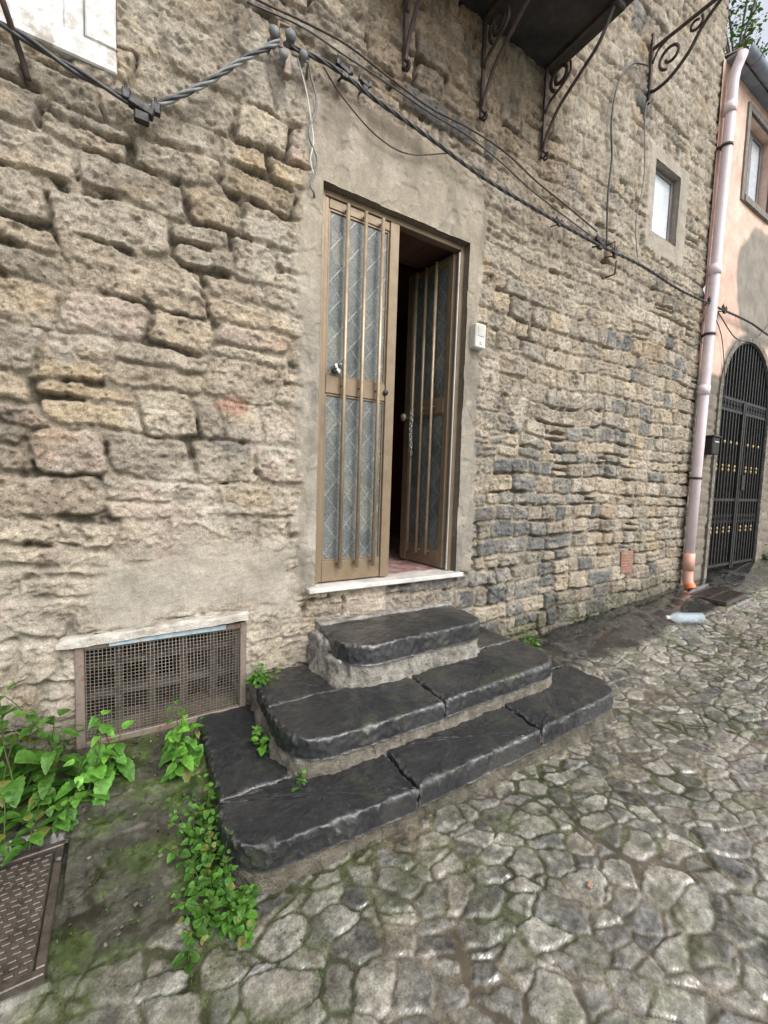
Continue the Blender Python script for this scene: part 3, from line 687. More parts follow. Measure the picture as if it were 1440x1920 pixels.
def bracket(x):
    b=MB()
    b.box(x-.014,x+.014,-.05,-.032,3.98,4.64,0,bev=.003)
    b.box(x-.014,x+.014,-.60,-.05,4.618,4.639,0,bev=.003)
    b.tube(spline([(x,-.05,4.02),(x,-.075,4.12),(x,-.17,4.26),(x,-.33,4.37),(x,-.47,4.47),(x,-.56,4.62)],8),.014,6,sx=.8)
    b.tube(scroll(-.165,4.48,x,.085,1.3,-1.2,sh=.62),.013,6)
    b.tube(spline([(x,-.05,4.30),(x,-.09,4.36),(x,-.17,4.395),(x,-.25,4.45),(x,-.25,4.52)],6),.010,6)
    b.tube(scroll(-.075,3.97,x,.03,1.2,1.2),.008,6)
    return b.obj("balcony_bracket",M_iron)
b0=bracket(0);
for i,x in enumerate((1.50,2.14,2.78)):
    o=b0 if i==0 else b0.copy()
    if i: C.objects.link(o)
    o.parent=bal;o.location=(x,0,0)
b=MB()
for i in range(23): b.tube([(1.16+i*.079,-.61,4.83),(1.16+i*.079,-.61,5.75)],.007,6)
for i in range(8): 
    for x in (1.15,2.92): b.tube([(x,-.61+i*.08,4.83),(x,-.61+i*.08,5.75)],.007,6)
b.box(1.13,2.94,-.63,-.59,5.75,5.77);b.box(1.13,1.17,-.59,0,5.75,5.77);b.box(2.9,2.94,-.59,0,5.75,5.77)
o=b.obj("railing",M_iron);o.parent=bal
b=MB();x=4.18
b.box(x-.016,x+.016,-.055,-.03,5.02,5.62,0,bev=.003);b.box(x-.012,x+.012,-.85,-.055,5.47,5.495,0,bev=.003)
b.tube(spline([(x,-.055,5.12),(x,-.10,5.10),(x,-.22,5.12),(x,-.36,5.22),(x,-.46,5.36),(x,-.60,5.47)],8),.015,6)
b.tube(scroll(-.21,5.31,x,.10,1.15,-1.3,sh=.6),.013,6);b.tube(scroll(-.40,5.41,x,.055,1.0,2.4,sh=.5),.011,6)
b.tube(spline([(x,-.055,5.36),(x,-.10,5.44),(x,-.17,5.47)],6),.010,6)
b.tube(spline([(x,-.85,5.49),(x,-.90,5.51),(x,-.91,5.56),(x,-.87,5.58)],6),.011,6)
tag(b.obj("iron_bracket",M_iron),"wrought iron scroll bracket fixed high on the stone wall","bracket")
# ============================================================ cables
def strands(name,pts,rs,off,n,mats,pitch,seg=10,ns=7,label=""):
    path=spline(pts,seg);b=MB();fine=[];
    for i in range(len(path)-1):
        d=(path[i+1]-path[i]).length;k=max(1,int(d/(pitch/9)))
        for j in range(k): fine.append(path[i].lerp(path[i+1],j/k))
    fine.append(path[-1]);L=[0]
    for i in range(1,len(fine)): L.append(L[-1]+(fine[i]-fine[i-1]).length)
    for s in range(n):
        q=[]
        for i,p in enumerate(fine):
            t=(fine[min(i+1,len(fine)-1)]-fine[max(i-1,0)]).normalized();u=t.cross(Vector((0,1,0))).normalized();w=t.cross(u)
            a=2*math.pi*(s/n+L[i]/pitch);q.append(p+u*math.cos(a)*off+w*math.sin(a)*off)
        b.tube(q,rs,ns,s%len(mats))
    return tag(b.obj(name,mats),label,"cable")
Y=-.10
strands("electric_cable",[(-1.2,Y,3.30),(-.8,Y,3.22),(-.39,Y,3.165),(-.17,Y,3.115),(.07,Y,3.075)],.0085,.007,2,[M_black],.35,label="black twin electric cable sagging along the stone wall")
strands("electric_cable",[(.10,Y,3.07),(.16,Y,3.12),(.35,Y,3.30),(.52,Y,3.49),(.70,Y,3.67)],.0068,.0078,3,[M_greyc,M_greyc,M_black],.26,label="thick twisted grey cable climbing to the insulators")
strands("electric_cable",[(.76,Y,3.68),(1.0,Y,3.70),(1.27,Y,3.66),(1.66,Y,3.62),(2.13,Y,3.56),(2.68,Y,3.54),(3.07,Y,3.53),(3.51,Y,3.53),(4.19,Y,3.55),(4.91,Y,3.52),(5.78,Y,3.55),(6.67,Y,3.58),(7.4,Y,3.55),(9,Y,3.56)],.0066,.0070,3,[M_black],.26,label="black twisted power cable strung across the stone wall")
def cable(pts,r,mat,label,n=6): 
    b=MB();b.tube(spline(pts,8),r,n);return tag(b.obj("thin_cable",mat),label,"cable")
y=-.065
cable([(-.1,y,3.93),(.3,y,3.90),(.55,y,3.84),(.83,y,3.87),(1.08,y-.02,3.87),(1.36,y,3.86),(1.69,y,3.83),(2.0,y,3.85),(2.36,y,3.84),(2.71,y,3.77),(3.1,y,3.72),(3.5,y,3.66)],.006,M_iron,"thin dark cable running under the balcony")
cable([(.55,y,3.80),(.83,y,3.84),(1.08,y,3.83),(1.36,y,3.82),(1.69,y,3.80),(2.0,y,3.80),(2.36,y,3.75),(2.71,y,3.68),(3.4,y,3.60)],.005,M_black,"thin black cable running under the balcony")
cable([(.86,-.09,3.68),(.89,y,3.62),(.925,y,3.50),(.885,y,3.33),(.935,y,3.21),(.90,y,3.08),(.92,-.06,3.04),(.955,.0,3.03)],.006,M_greyc,"thin grey cable looping down beside the door")
cable([(.80,-.09,3.66),(.86,y,3.55),(.89,y,3.42),(.91,y,3.30),(.895,y,3.20),(.92,y,3.12)],.004,M_plast,"thin pale cable looping down beside the door")
cable([(.95,-.09,3.68),(1.09,-.065,3.60),(1.30,-.065,3.50),(1.53,-.065,3.49),(1.83,-.09,3.60)],.004,M_iron,"thin slack wire hanging over the door lintel")
cable([(4.1,-.06,5.30),(3.85,y,5.18),(3.66,y,4.93),(3.60,y,4.60),(3.64,y,4.32),(3.62,y,4.0),(3.65,y,3.58)],.008,M_black,"black cable descending from the iron bracket")
cable([(4.18,-.06,5.05),(4.10,y,4.90),(4.16,y,4.38),(4.08,y,3.93),(4.12,-.08,3.62)],.005,M_greyc,"grey cable descending from the iron bracket")
cable([(5.62,-.09,3.52),(6.0,-.07,3.30),(6.2,-.06,2.9),(6.25,-.06,2.6)],.005,M_black,"thin black cable looping down the pink house")
cable([(5.8,-.1,3.5),(6.3,-.12,3.30),(6.9,-.12,3.45),(7.5,-.1,3.9)],.006,M_black,"slack black cable in front of the arched gate")
def clamp(x,z,sc,label,mat=M_dark):
    b=MB();T=Matrix.Translation((x,-.1,z))@Matrix.Scale(sc,4)
    b.box(-.05,.05,-.022,.022,-.02,.02,0,T@Matrix.Rotation(.25,4,'Y'),bev=.005)
    b.box(-.075,-.04,-.015,.015,.005,.05,0,T,bev=.004);b.box(.035,.075,-.015,.015,-.005,.045,0,T,bev=.004)
    b.box(-.03,.03,-.018,.018,-.065,-.02,0,T,bev=.006);b.tube([T@Vector((0,0,-.03)),T@Vector((.0,.1/sc,.01))],.009*sc,8)
    b.tube([T@Vector((-.06,.0,.02)),T@Vector((-.06,0,.075))],.007*sc,8);b.tube([T@Vector((.055,.0,.02)),T@Vector((.055,0,.065))],.007*sc,8)
    return tag(b.obj("cable_clamp",mat),label,"cable clamp","cable clamps on the stone wall")
clamp(.09,3.075,1.0,"dark plastic cable clamp holding the grey twisted cable",M_dark)
clamp(1.07,3.72,.7,"dark clamp on the cable above the door");clamp(1.20,3.71,.55,"dark clamp on the cable above the door")
clamp(3.50,3.55,.8,"black clamp where the cable meets the wall hook");clamp(3.72,3.53,.6,"black clamp where the cable meets the wall hook")
clamp(5.60,3.56,.8,"black clamp on the cable beside the downpipe");clamp(5.95,3.57,.7,"black clamp on the cable beside the downpipe");clamp(2.95,3.54,.5,"black clamp on the middle of the cable")
b=MB()
for i,(x,z,s) in enumerate(((.68,3.70,1.),(.76,3.72,1.),(.83,3.66,.8),(.72,3.60,.8))):
    Mx=Matrix.Translation((x,-.07-.01*i,z))@Matrix.Rotation(math.radians(70),4,'X')@Matrix.Scale(s,4)
    b.lathe([(0,-.04),(.018,-.038),(.026,-.02),(.016,-.008),(.016,.004),(.028,.016),(.03,.032),(.018,.045),(0,.05)],Mx,16,0)
b.tube([(.66,-.01,3.66),(.68,-.09,3.66),(.86,-.09,3.66),(.88,-.02,3.64)],.008,6,1);b.box(.73,.77,-.10,-.055,3.54,3.66,1,bev=.006)
b.tube([(.70,-.09,3.70),(.70,-.10,3.76),(.76,-.10,3.77),(.78,-.09,3.71)],.008,6,1)
tag(b.obj("cable_insulator",[M_greyc,M_rust]),"cluster of grey insulators on a rusty wall hook","insulator")
b=MB();b.tube(spline([(-.31,-.02,3.05),(-.33,-.06,3.12),(-.36,-.14,3.2),(-.39,-.16,3.29),(-.43,-.13,3.31),(-.45,-.09,3.27)],6),.011,8)
tag(b.obj("wall_hook",M_iron),"rusty iron hook holding the black cable","hook")
b=MB();b.tube([(3.74,-.02,3.36),(3.74,-.10,3.36),(3.74,-.11,3.47)],.008,6);b.tube([(3.70,-.01,3.62),(3.70,-.11,3.62),(3.70,-.11,3.5)],.006,6)
tag(b.obj("wall_hook",M_iron),"small rusty hook under the power cable","hook")
# ============================================================ PINK HOUSE
pink=thing("pink_house",(8,0,.4),"pink plastered house with arched iron gate and small window","house")
px=np.concatenate([np.arange(5.58,9.0,.02),np.arange(9.0,14.01,.1)]);pz=np.arange(0,6.16,.02)
WX0,WX1,WZ0,WZ1=6.32,7.06,4.99,5.93
AX0,AX1,AZ0=6.20,7.72,.2;AC=(AX0+AX1)/2;AR=(AX1-AX0)/2;ASP=3.40-AR
snap(px,(WX0,WX1));snap(pz,(WZ0,WZ1))
PX,PZ=np.meshgrid(px,pz)
hn=.004*fbm(PX*2,PZ*2,3,300)+.002*fbm(PX*12,PZ*12,3,301)
stn,SR,_=stones(PX,PZ,55,(.12,.2),(.2,.4),.2)
lowm=ss(.03,-.03,PZ-2.85-.12*fbm(PX*2,PZ*2,3,302))
hh_=.04+hn+lowm*(-.015+.012*ss(0,.02,stn))
kp=lerp(col3(PX,(.60,.42,.36)),col3(PX,(.68,.51,.445)),ss(-.3,.3,fbm(PX*1.5,PZ*1.5,4,303)))
kp=lerp(kp,kp*.75,ss(.1,.5,fbm(PX*4,PZ*.7,3,304))*.6)
kcem=col3(PX,(.24,.225,.20))*(1+.3*fbm(PX*5,PZ*5,3,305)[...,None])
cem=ss(-.03,.03,.62-np.hypot((PX-7.15)*.75,(PZ-4.1)*.85)+.12*fbm(PX*2,PZ*2,3,306))
cem=np.maximum(cem,ss(-.03,.03,.12+AR-np.hypot(PX-AC,np.maximum(PZ-ASP,0))+.05*fbm(PX*3,PZ*3,2,307)))
kp=lerp(kp,kcem,cem)
kst=pick(SR[...,0],palR,PX)*.6;kst=lerp(kst,kcem*.75,.55+0*PX);kp=lerp(kp,kst,lowm)
kp*=(1+.06*fbm(PX*15,PZ*15,3,308)[...,None])
mk=np.ones((len(pz)-1,len(px)-1),bool)
cxm=(PX[:-1,:-1]+PX[1:,1:])/2;czm=(PZ[:-1,:-1]+PZ[1:,1:])/2
mk&=~((cxm>AX0)&(cxm<AX1)&(np.where(czm>ASP,np.hypot(cxm-AC,czm-ASP)<AR,True)))
i0,i1=[int(np.argmin(np.abs(px-v))) for v in (WX0,WX1)];j0,j1=[int(np.argmin(np.abs(pz-v))) for v in (WZ0,WZ1)];mk[j0:j1,i0:i1]=False
par(grid_obj("wall",np.stack([PX,-hh_,PZ],-1),np.concatenate([np.clip(kp,.01,.9),.8+0*PX[...,None]],-1),mk,M_pink,[(i0,i1,j0,j1,.14)]),pink)
b=MB()
prof=[(AX0,AZ0)]+[(AC-AR*math.cos(math.pi*k/28),ASP+AR*math.sin(math.pi*k/28)) for k in range(29)]+[(AX1,AZ0)]
outp=[(AX0-.07,AZ0)]+[(AC-(AR+.07)*math.cos(math.pi*k/28),ASP+(AR+.07)*math.sin(math.pi*k/28)) for k in range(29)]+[(AX1+.07,AZ0)]
vs=[];fs=[]
for (a,c),(oa,oc) in zip(prof,outp): vs+=[(oa,-.03,oc),(oa,-.058,oc),(a,-.058,c),(a,.9,c)]
for k in range(len(prof)-1):
    for q in range(3): fs.append((k*4+q,k*4+q+1,k*4+q+5,k*4+q+4))
b.add(vs,fs,0)
b.add([(AX0,.9,AZ0),(AX1,.9,AZ0),(AX1,.9,3.5),(AX0,.9,3.5)],[(0,1,2,3)],1)
par(b.obj("arch_surround",[M_conc,M_hole]),pink)
b=MB();yg=-.02
b.tube([(a+(.02 if a<AC else -.02),yg,max(c,.42)) for a,c in prof],.022,4)
for x in (AC-.03,AC+.03): b.box(x-.02,x+.02,yg-.02,yg+.02,.46,ASP,0)
def topz(x): return ASP+math.sqrt(max(0,AR*AR-(x-AC)**2))
for z in (.50,1.35,ASP-.02,ASP-.16): b.box(AX0+.02,AX1-.02,yg-.012,yg+.012,z,z+.035,0)
nb=17
for i in range(1,nb):
    x=AX0+(AX1-AX0)*i/nb
    b.box(x-.011,x+.011,yg-.008,yg+.008,.5,topz(x)-.02,0)
    if i%2:
        for z in (.95,1.0,1.75,1.80,2.1): b.lathe([(.011,-.02),(.016,-.007),(.016,.007),(.011,.02)],Matrix.Translation((x,yg,z)),8,1)
    b.tube([(x+.045*math.cos(t),yg,1.12+.06*math.sin(t)) for t in [k*2*math.pi/12 for k in range(13)]],.007,4,0,False)
    b.tube([(x+.045*math.cos(t),yg,ASP-.07+.05*math.sin(t)) for t in [k*2*math.pi/12 for k in range(13)]],.007,4,0,False)
b.box(AC+.06,AC+.16,yg-.035,yg+.01,1.5,1.7,0)
par(b.obj("gate",[M_dark,M_gold]),pink,"black wrought iron arched gate with brass collars")
b=MB();yy=.06
b.box(WX0,WX0+.05,yy,yy+.05,WZ0,WZ1,0,bev=.004);b.box(WX1-.05,WX1,yy,yy+.05,WZ0,WZ1,0,bev=.004);b.box(WX0+.05,WX1-.05,yy+.002,yy+.048,WZ0,WZ0+.05,0);b.box(WX0+.05,WX1-.05,yy+.002,yy+.048,WZ1-.05,WZ1,0)
mx=(WX0+WX1)/2;b.box(mx-.04,mx+.04,yy-.004,yy+.05,WZ0+.05,WZ1-.05,0,bev=.004)
wn=par(b.obj("window",M_wood),pink)
b=MB();b.box(WX0+.05,WX1-.05,yy+.02,yy+.03,WZ0+.05,WZ1-.05);b.obj("window_pane",M_curt).parent=wn
b=MB();b.box(WX0-.07,WX0,-.06,-.03,WZ0-.07,WZ1+.07,0);b.box(WX1,WX1+.07,-.06,-.03,WZ0-.07,WZ1+.07,0);b.box(WX0,WX1,-.06,-.03,WZ1,WZ1+.07,0);b.box(WX0,WX1,-.075,-.03,WZ0-.07,WZ0,0)
b.obj("window_surround",M_block).parent=wn
b=MB();b.box(5.64,14,-.14,.0,6.13,6.16,1)
for i in range(42):
    x=5.76+i*.2;b.tube([(x,-.13,6.21),(x,3.2,7.05)],.05,8)
b.add([(5.64,-.13,6.17),(14,-.13,6.17),(14,3.2,7.0),(5.64,3.2,7.0)],[(0,1,2,3)],0)
b.add([(14,-.0,0),(14,6,0),(14,6,7.1),(14,3.2,7.0),(14,-.0,6.1)],[(0,1,2,3,4)],0)
par(b.obj("roof",[M_roof,M_gutter]),pink)
b=MB();vs=[];fs=[];n=10
for x in (5.66,14.0):
    for k in range(n+1):
        a=math.pi+math.pi*k/n;vs.append((x,-.20+.06*math.cos(a),6.17+.06*math.sin(a)))
for k in range(n): fs.append((k,k+1,k+n+2,k+n+1))
b.add(vs,fs,0,True)
for i in range(14): b.tube([(5.9+i*.6,-.20+.064*math.cos(a),6.17+.064*math.sin(a)) for a in [math.pi+math.pi*k/10 for k in range(11)]],.007,5)
par(b.obj("gutter",M_gutter),pink)
b=MB();pxx=5.62;r=.050
b.tube([(pxx+.045,-.18,6.13),(pxx+.043,-.15,6.05),(pxx+.040,-.125,5.98),(pxx+.035,-.115,5.88),(pxx,-.11,4.2),(pxx-.03,-.11,2.2),(pxx-.05,-.11,.62)],r,18,0)
for z in (5.55,3.86,2.55): b.tube([(pxx-.004+.018*(z-4.2),-.112,z),(pxx-.004+.018*(z-4.2),-.112,z+.10)],r+.008,18,0)
for z in (5.2,3.2,1.6):
    b.tube([(pxx-.004+.016*(z-4.2),-.11,z),(pxx-.004+.016*(z-4.2),-.11,z+.025)],r+.010,18,2);b.box(pxx-.045,pxx-.015,-.06,0.,z,z+.025,2)
b.tube([(pxx-.05,-.11,.75),(pxx-.05,-.11,.55)],r+.009,18,1);b.tube([(pxx-.05,-.11,.55),(pxx-.05,-.115,.44),(pxx-.055,-.14,.37)],r+.003,18,1,False)
b.tube([(pxx-.055,-.135,.39),(pxx-.06,-.16,.345)],r+.008,18,3,False)
par(b.obj("downpipe",[M_pipe,M_pipeo,M_iron,M_pipeo2]),pink,"pale pink downpipe with an orange outlet")
b=MB();b.box(5.83,6.00,-.15,-.045,1.90,2.10,0,bev=.01);b.box(5.82,6.01,-.16,-.04,2.10,2.12,0,bev=.006);b.box(5.86,5.97,-.155,-.1505,2.04,2.055,1)
tag(b.obj("mailbox",[M_dark,M_greyp]),"black metal mailbox on the wall beside the gate","mailbox")
# ============================================================ drain covers
b=MB()
for (a0,a1,c0,c1_) in ((-.665,-.20,-.98,-.955),(-.665,-.20,-.485,-.46),(-.665,-.64,-.955,-.485),(-.225,-.20,-.955,-.485)): b.box(a0,a1,c0,c1_,.0,.045,0,bev=.003)
b.box(-.635,-.23,-.95,-.49,.0,.032,0,bev=.003)
for i in range(12):
    for j in range(20):
        x=-.622+i*.0325;yv=-.938+j*.0225
        M_=Matrix.Translation((x+(.008 if j%2 else 0),yv,.032));b.box(0,.022,0,.012,-.002,.007,0,M_,bev=.0015)
tag(b.obj("drain_cover",M_cast),"square ribbed cast iron drain cover set in mossy paving","drain cover")
b=MB();T=Matrix.Translation((5.7,-.37,zc2+.0))@Matrix.Rotation(math.radians(-4),4,'Y')
b.box(-.27,.27,-.18,-.155,-.02,.02,0,T);b.box(-.27,.27,.155,.18,-.02,.02,0,T);b.box(-.27,-.245,-.155,.155,-.02,.02,0,T);b.box(.245,.27,-.155,.155,-.02,.02,0,T)
for i in range(13): b.box(-.235+i*.0375,-.218+i*.0375,-.155,.155,-.015,.015,0,T)
b.box(-.245,.245,-.012,.012,-.01,.017,0,T)
tag(b.obj("drain_cover",M_cast),"slotted iron drain grate below the downpipe","drain cover")
# ============================================================ bottle
def plastic():
    m,nt,p=new("clear_plastic");co=coords(nt)
    p.inputs["Base Color"].default_value=(.60,.72,.80,1);p.inputs["Roughness"].default_value=.08;p.inputs["Alpha"].default_value=.34
    bump(nt,p,noi(nt,co,45,3),.6,.008);return m
zb=float(gbase(4.6,-.48))
Mb=Matrix.Translation((4.42,-.44,zb+.052))@Matrix.Rotation(math.radians(-27),4,'Z')@Matrix.Rotation(math.radians(90),4,'Y')@Matrix.Scale(1.1,4)
bot=[(0,.004),(.03,0),(.042,.008),(.044,.03)]+[(.0435-.0045*(i%2),.04+i*.012) for i in range(13)]+[(.044,.2),(.044,.235),(.038,.262),(.024,.288),(.0145,.302),(.0145,.318)]
b=MB();b.lathe([(r_,.33-h_) for r_,h_ in bot],Mb,24);bo=tag(b.obj("plastic_bottle",plastic()),"empty clear plastic water bottle lying on wet paving","bottle")
b=MB();b.lathe([(0,-.012),(.0165,-.012),(.0165,.014),(.0,.014)],Mb,16);o=b.obj("bottle_cap",M_plast);o.parent=bo
b=MB();Mx=Matrix.Translation((1.44,-1.58,.018))@Matrix.Rotation(.4,4,'Z')@Matrix.Rotation(.25,4,'X');b.box(-.014,.014,-.009,.009,-.006,.004,0,Mx,bev=.003)
tag(b.obj("terracotta_chip",M_terra),"small broken terracotta chip lying on the cobbles","tile fragment")
# ============================================================ plants
def leaf_mat():
    m,nt,p=new("green_leaf");a=N(nt,"ShaderNodeAttribute",attribute_name="Col");co=coords(nt)
    c=mixc(nt,a.outputs["Color"],rmp(nt,noi(nt,co,60,3),[(.35,.75),(.65,1.25)]),1.,'MULTIPLY')
    nt.links.new(c,p.inputs["Base Color"]);p.inputs["Roughness"].default_value=.4
    t=N(nt,"ShaderNodeBsdfTranslucent");nt.links.new(c,t.inputs[0]);mx=N(nt,"ShaderNodeMixShader");mx.inputs[0].default_value=.3
    out=nt.nodes["Material Output"];nt.links.new(p.outputs[0],mx.inputs[1]);nt.links.new(t.outputs[0],mx.inputs[2]);nt.links.new(mx.outputs[0],out.inputs[0])
    bump(nt,p,noi(nt,co,110,4),.7,.005);return m
M_leaf=leaf_mat()
def plant(name,stems,size,pairs,label,cat="plant",seed=1,bright=1.,wid=.34,serr=True,droop=.5):
    r=random.Random(seed);V=[];Fc=[];K=[]
    def leaf(p,d,L,c):
        z=Vector((0,0,1));side=d.cross(z)
        if side.length<.05: side=Vector((1,0,0))
        side.normalize();nrm=side.cross(d).normalized();n=11 if serr else 6;b0=len(V);fold=r.uniform(.1,.45);dr=r.uniform(.3,1.3)*droop;tw=r.uniform(-.5,.5)
        side=(side+nrm*tw).normalized()
        for k in range(n+1):
            t=k/n;w=L*wid*(math.sin(math.pi*min(1,t**.78))**.62)*(1-.22*t) if 0<t<1 else 0.001
            if serr and k%2: w*=.86
            q=p+d*(L*t)-nrm*(L*dr*t*t*.6)
            V.extend([q-side*w+nrm*w*fold,q+nrm*(.02*L*math.sin(k*2.2)),q+side*w+nrm*w*fold])
            for s in range(3): K.append(tuple(x*(.75 if s==1 else 1.) for x in c)+(1,))
        for k in range(n):
            a=b0+k*3;Fc.extend([(a,a+1,a+4,a+3),(a+1,a+2,a+5,a+4)])
    for (bp,d,L) in stems:
        d=Vector(d).normalized();p=Vector(bp);path=[p.copy()];cur=d.copy();m=14
        for k in range(m):
            cur=(cur+Vector((r.uniform(-.10,.10),r.uniform(-.10,.10),r.uniform(-.06,.05)))).normalized();p=p+cur*L/m;path.append(p.copy())
        tb=MB();tb.tube(path,.0022,5,rr=[.003*(1-.6*i/m)*(size/.05)**.5 for i in range(m+1)]);b0=len(V);V.extend([Vector(v) for v in tb.v]);Fc.extend([tuple(b0+i for i in f) for f in tb.f]);K.extend([(.10,.13,.04,1)]*len(tb.v))
        az=r.random()*6.28;sb=r.uniform(.75,1.2)
        for k in range(pairs):
            t=.10+.90*k/max(1,pairs-1);i=min(m,int(t*m));q=path[i];az+=1.57+r.uniform(-.4,.4)
            for s in (0,1):
                if r.random()<.08: continue
                a=az+s*math.pi+r.uniform(-.3,.3);up=r.uniform(-.35,.4)+(.5 if k==pairs-1 else 0)
                dv=Vector((math.cos(a),math.sin(a),up)).normalized()
                LL=size*r.uniform(.6,1.2)*(1 if k<pairs-2 else .62)
                g=r.random();hi=.40+.60*t
                c=(.05+.075*g*hi,.14+.17*g*hi,.018+.018*g);c=tuple(x*bright*sb for x in c)
                if r.random()<.05:c=(.20,.22,.05)
                pe=q+dv*(.25*size*r.random()+.004);leaf(pe,dv,LL,c)
    me=bpy.data.meshes.new(name);me.from_pydata([tuple(v) for v in V],[],Fc);me.update()
    me.polygons.foreach_set("use_smooth",[True]*len(me.polygons))
    a=me.color_attributes.new("Col",'FLOAT_COLOR','POINT');a.data.foreach_set("color",[x for c in K for x in c])
    me.materials.append(M_leaf);o=bpy.data.objects.new(name,me);C.objects.link(o)
    if label: tag(o,label,cat,"wild plants growing at the wall foot" if cat=="plant" else None)
    return o
def stem_set(n,xr,yr,zf,Lr,lean,seed,out=(0,0)):
    r=random.Random(seed);s=[]
    for i in range(n):
        x=r.uniform(*xr);y=r.uniform(*yr);s.append(((x,y,zf(x,y)),(r.uniform(-lean,lean)+out[0],r.uniform(-lean,lean)+out[1],1),r.uniform(*Lr)))
    return s
zf=lambda x,y: float(gbase(x,y))-.01
plant("nettle_plant",stem_set(9,(-.46,-.24),(-.36,-.12),zf,(.28,.52),.20,1),.095,6,"bushy green nettle with drooping leaves by the basement grille",seed=1,bright=.95,wid=.42,droop=1.1)
plant("nettle_plant",stem_set(7,(-.18,-.03),(-.36,-.22),zf,(.14,.31),.28,2),.090,5,"bright green nettle in front of the basement grille",seed=2,bright=1.5,wid=.42,droop=1.1)
plant("nettle_plant",stem_set(12,(-.48,-.22),(-.50,-.36),zf,(.06,.20),.45,3),.060,5,"low green weed growing in mossy paving",seed=3,bright=1.0,wid=.46,droop=.8)
plant("nettle_plant",stem_set(8,(.18,.29),(-.38,-.24),zf,(.12,.24),.3,4),.075,5,"young bright green nettle beside the lowest step",seed=4,bright=1.5,wid=.42,droop=1.)
plant("pellitory_plant",stem_set(34,(.19,.31),(-1.0,-.58),zf,(.07,.19),.55,5,(-.15,-.1)),.036,6,"dense small leaved green weed against the lowest step",seed=5,bright=1.05,wid=.46,serr=False)
plant("pellitory_plant",stem_set(22,(.15,.38),(-1.13,-.98),lambda x,y:0.0,(.05,.14),.6,6),.034,6,"dense small leaved green weed at the step corner",seed=6,bright=1.05,wid=.46,serr=False)
plant("pellitory_plant",stem_set(8,(.60,.70),(-.14,-.06),lambda x,y:.34,(.04,.11),.6,7),.046,4,"small green weed on the second step by the wall",seed=7,bright=1.2,wid=.44,serr=False)
plant("pellitory_plant",stem_set(5,(.555,.59),(-.50,-.42),lambda x,y:.17,(.05,.12),.5,8),.048,4,"small green weed in the gap between steps",seed=8,bright=1.5,wid=.40)
plant("pellitory_plant",stem_set(3,(.62,.66),(-.80,-.77),lambda x,y:.17,(.03,.06),.5,9),.034,3,"tiny green seedling in the step joint",seed=9,bright=1.5,wid=.42)
plant("pellitory_plant",stem_set(9,(2.70,2.92),(-.20,-.08),lambda x,y:.15,(.05,.12),.6,10),.050,4,"small green weed at the wall foot beside the steps",seed=10,bright=1.5,wid=.42)
plant("pellitory_plant",stem_set(6,(8.0,8.2),(-.15,-.05),lambda x,y:.52,(.1,.2),.4,12),.07,4,"small green weed near the iron gate",seed=12,bright=1.2)
rm=random.Random(9);ms=[]
for i in range(200):
    x=rm.uniform(-.2,.55);yv=rm.uniform(-1.5,-.25)
    if x>.28 and yv>-1.02: continue
    ms.append(((x,yv,float(gbase(x,yv))-.004),(rm.uniform(-.6,.6),rm.uniform(-.6,.6),1),rm.uniform(.006,.02)))
o=plant("moss_sprigs",ms,.012,2,"tiny green sprigs scattered over mossy paving","ground cover",seed=31,bright=.7,wid=.45,serr=False);o["kind"]="stuff"
tree=thing("shrub",(7.0,.5,6.3),"leafy green shrub growing above the pink house roof","shrub")
b=MB();rr_=random.Random(5);sts=[]
b.tube([(7.0,.5,6.3),(7.02,.45,6.7),(6.98,.4,7.1)],.04,8)
for i in range(16):
    a=rr_.random()*6.28;st=Vector((7.0,.42,rr_.uniform(6.6,7.1)));en=st+Vector((math.cos(a)*rr_.uniform(.2,.7),math.sin(a)*rr_.uniform(.1,.4),rr_.uniform(.3,1.0)))
    b.tube(spline([st,(st+en)/2+Vector((0,0,.1)),en],6),.012,6)
    for k in range(7):
        p=st.lerp(en,rr_.uniform(.3,1.0))+Vector((rr_.uniform(-.15,.15),rr_.uniform(-.12,.12),rr_.uniform(-.1,.1)));sts.append((p,(rr_.uniform(-1,1),rr_.uniform(-1,1),rr_.uniform(0,1)),rr_.uniform(.1,.25)))
par(b.obj("trunk",M_wood),tree)
par(plant("crown",sts,.055,5,None,seed=20,bright=.8,serr=False),tree)
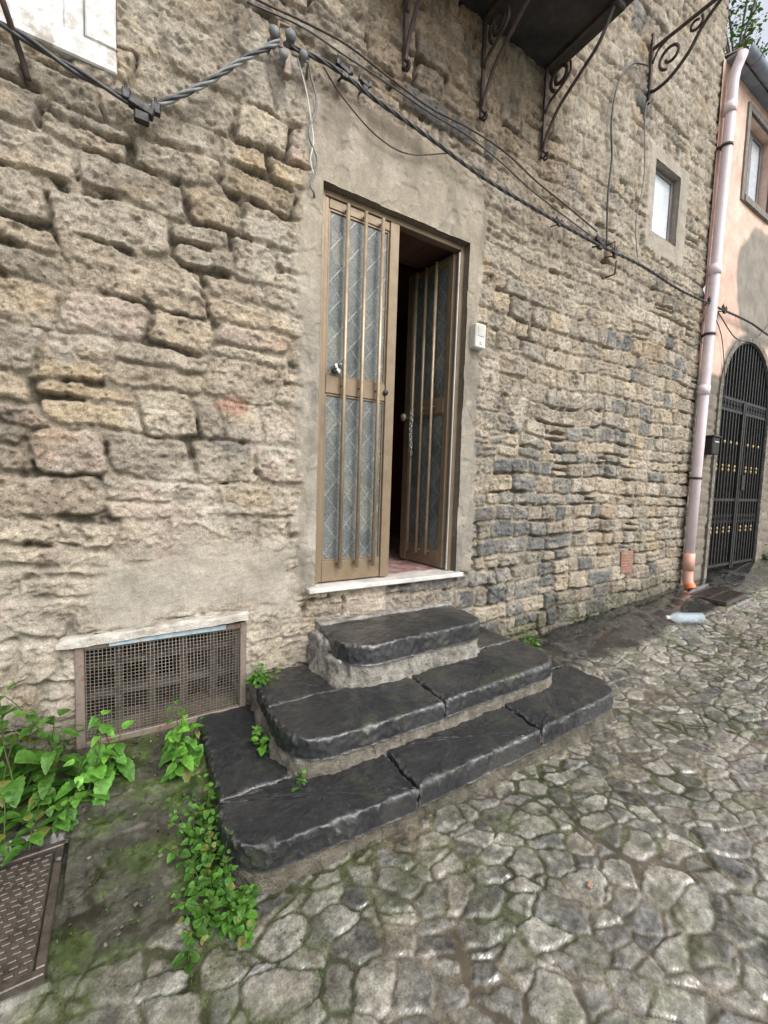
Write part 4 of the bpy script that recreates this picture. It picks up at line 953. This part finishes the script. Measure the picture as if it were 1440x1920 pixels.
for i in range(7):
    x=7.6+.1*i+random.random()*.08;yv=-.18-random.random()*.2
    o=slab("rubble_stone",rct(x,x+.07,yv-.03,yv+.03),(.01,)*4,float(gbase(x,yv))+.03,.05,M_terra if i%2 else M_conc,bev=.008,samp=.008,seed=i+50,step=.012)
    tag(o,"broken brick and stone rubble by the gate","rubble","rubble beside the gate")
# ============================================================ light, world, camera
S=Vector((.15,-.66,.74)).normalized()
w=bpy.data.worlds.new("World");bpy.context.scene.world=w;w.use_nodes=True;nt=w.node_tree;bgn=nt.nodes["Background"]
sky=nt.nodes.new("ShaderNodeTexSky");sky.sky_type='NISHITA';sky.sun_disc=False;sky.sun_elevation=math.asin(S.z);sky.sun_rotation=math.atan2(S.x,S.y);sky.dust_density=5.;sky.air_density=1.3
hsv=nt.nodes.new("ShaderNodeHueSaturation");hsv.inputs["Saturation"].default_value=.36;hsv.inputs["Value"].default_value=1.85
nt.links.new(sky.outputs[0],hsv.inputs["Color"]);nt.links.new(hsv.outputs[0],bgn.inputs[0]);bgn.inputs[1].default_value=.15
L=bpy.data.lights.new("sun",'SUN');L.energy=.9;L.angle=math.radians(20);L.color=(1,.98,.95);lo=bpy.data.objects.new("sun",L);lo.rotation_euler=S.to_track_quat('Z','Y').to_euler();C.objects.link(lo)
f=798.;d1=np.array([1298,-15,f]);d1/=np.linalg.norm(d1);d2=np.array([-362,11140,f]);d2-=d1*(d1@d2);d2/=np.linalg.norm(d2);d3=np.cross(d1,d2)
cd=bpy.data.cameras.new("camera");cam=bpy.data.objects.new("camera",cd);C.objects.link(cam)
Rt=Vector((d1[0],d3[0],-d2[0]));Up=-Vector((d1[1],d3[1],-d2[1]));Fw=Vector((d1[2],d3[2],-d2[2]))
Mc=Matrix.Identity(4)
for i in range(3): Mc[i][0]=Rt[i];Mc[i][1]=Up[i];Mc[i][2]=-Fw[i]
Mc[0][3],Mc[1][3],Mc[2][3]=0,-2.4,1.46
cam.matrix_world=Mc;cd.sensor_fit='HORIZONTAL';cd.sensor_width=36;cd.lens=f/1440*36;cd.clip_start=.05;cd.clip_end=500
bpy.context.scene.camera=cam
sc=bpy.context.scene;sc.view_settings.view_transform='Standard';sc.view_settings.look='None';sc.view_settings.exposure=0
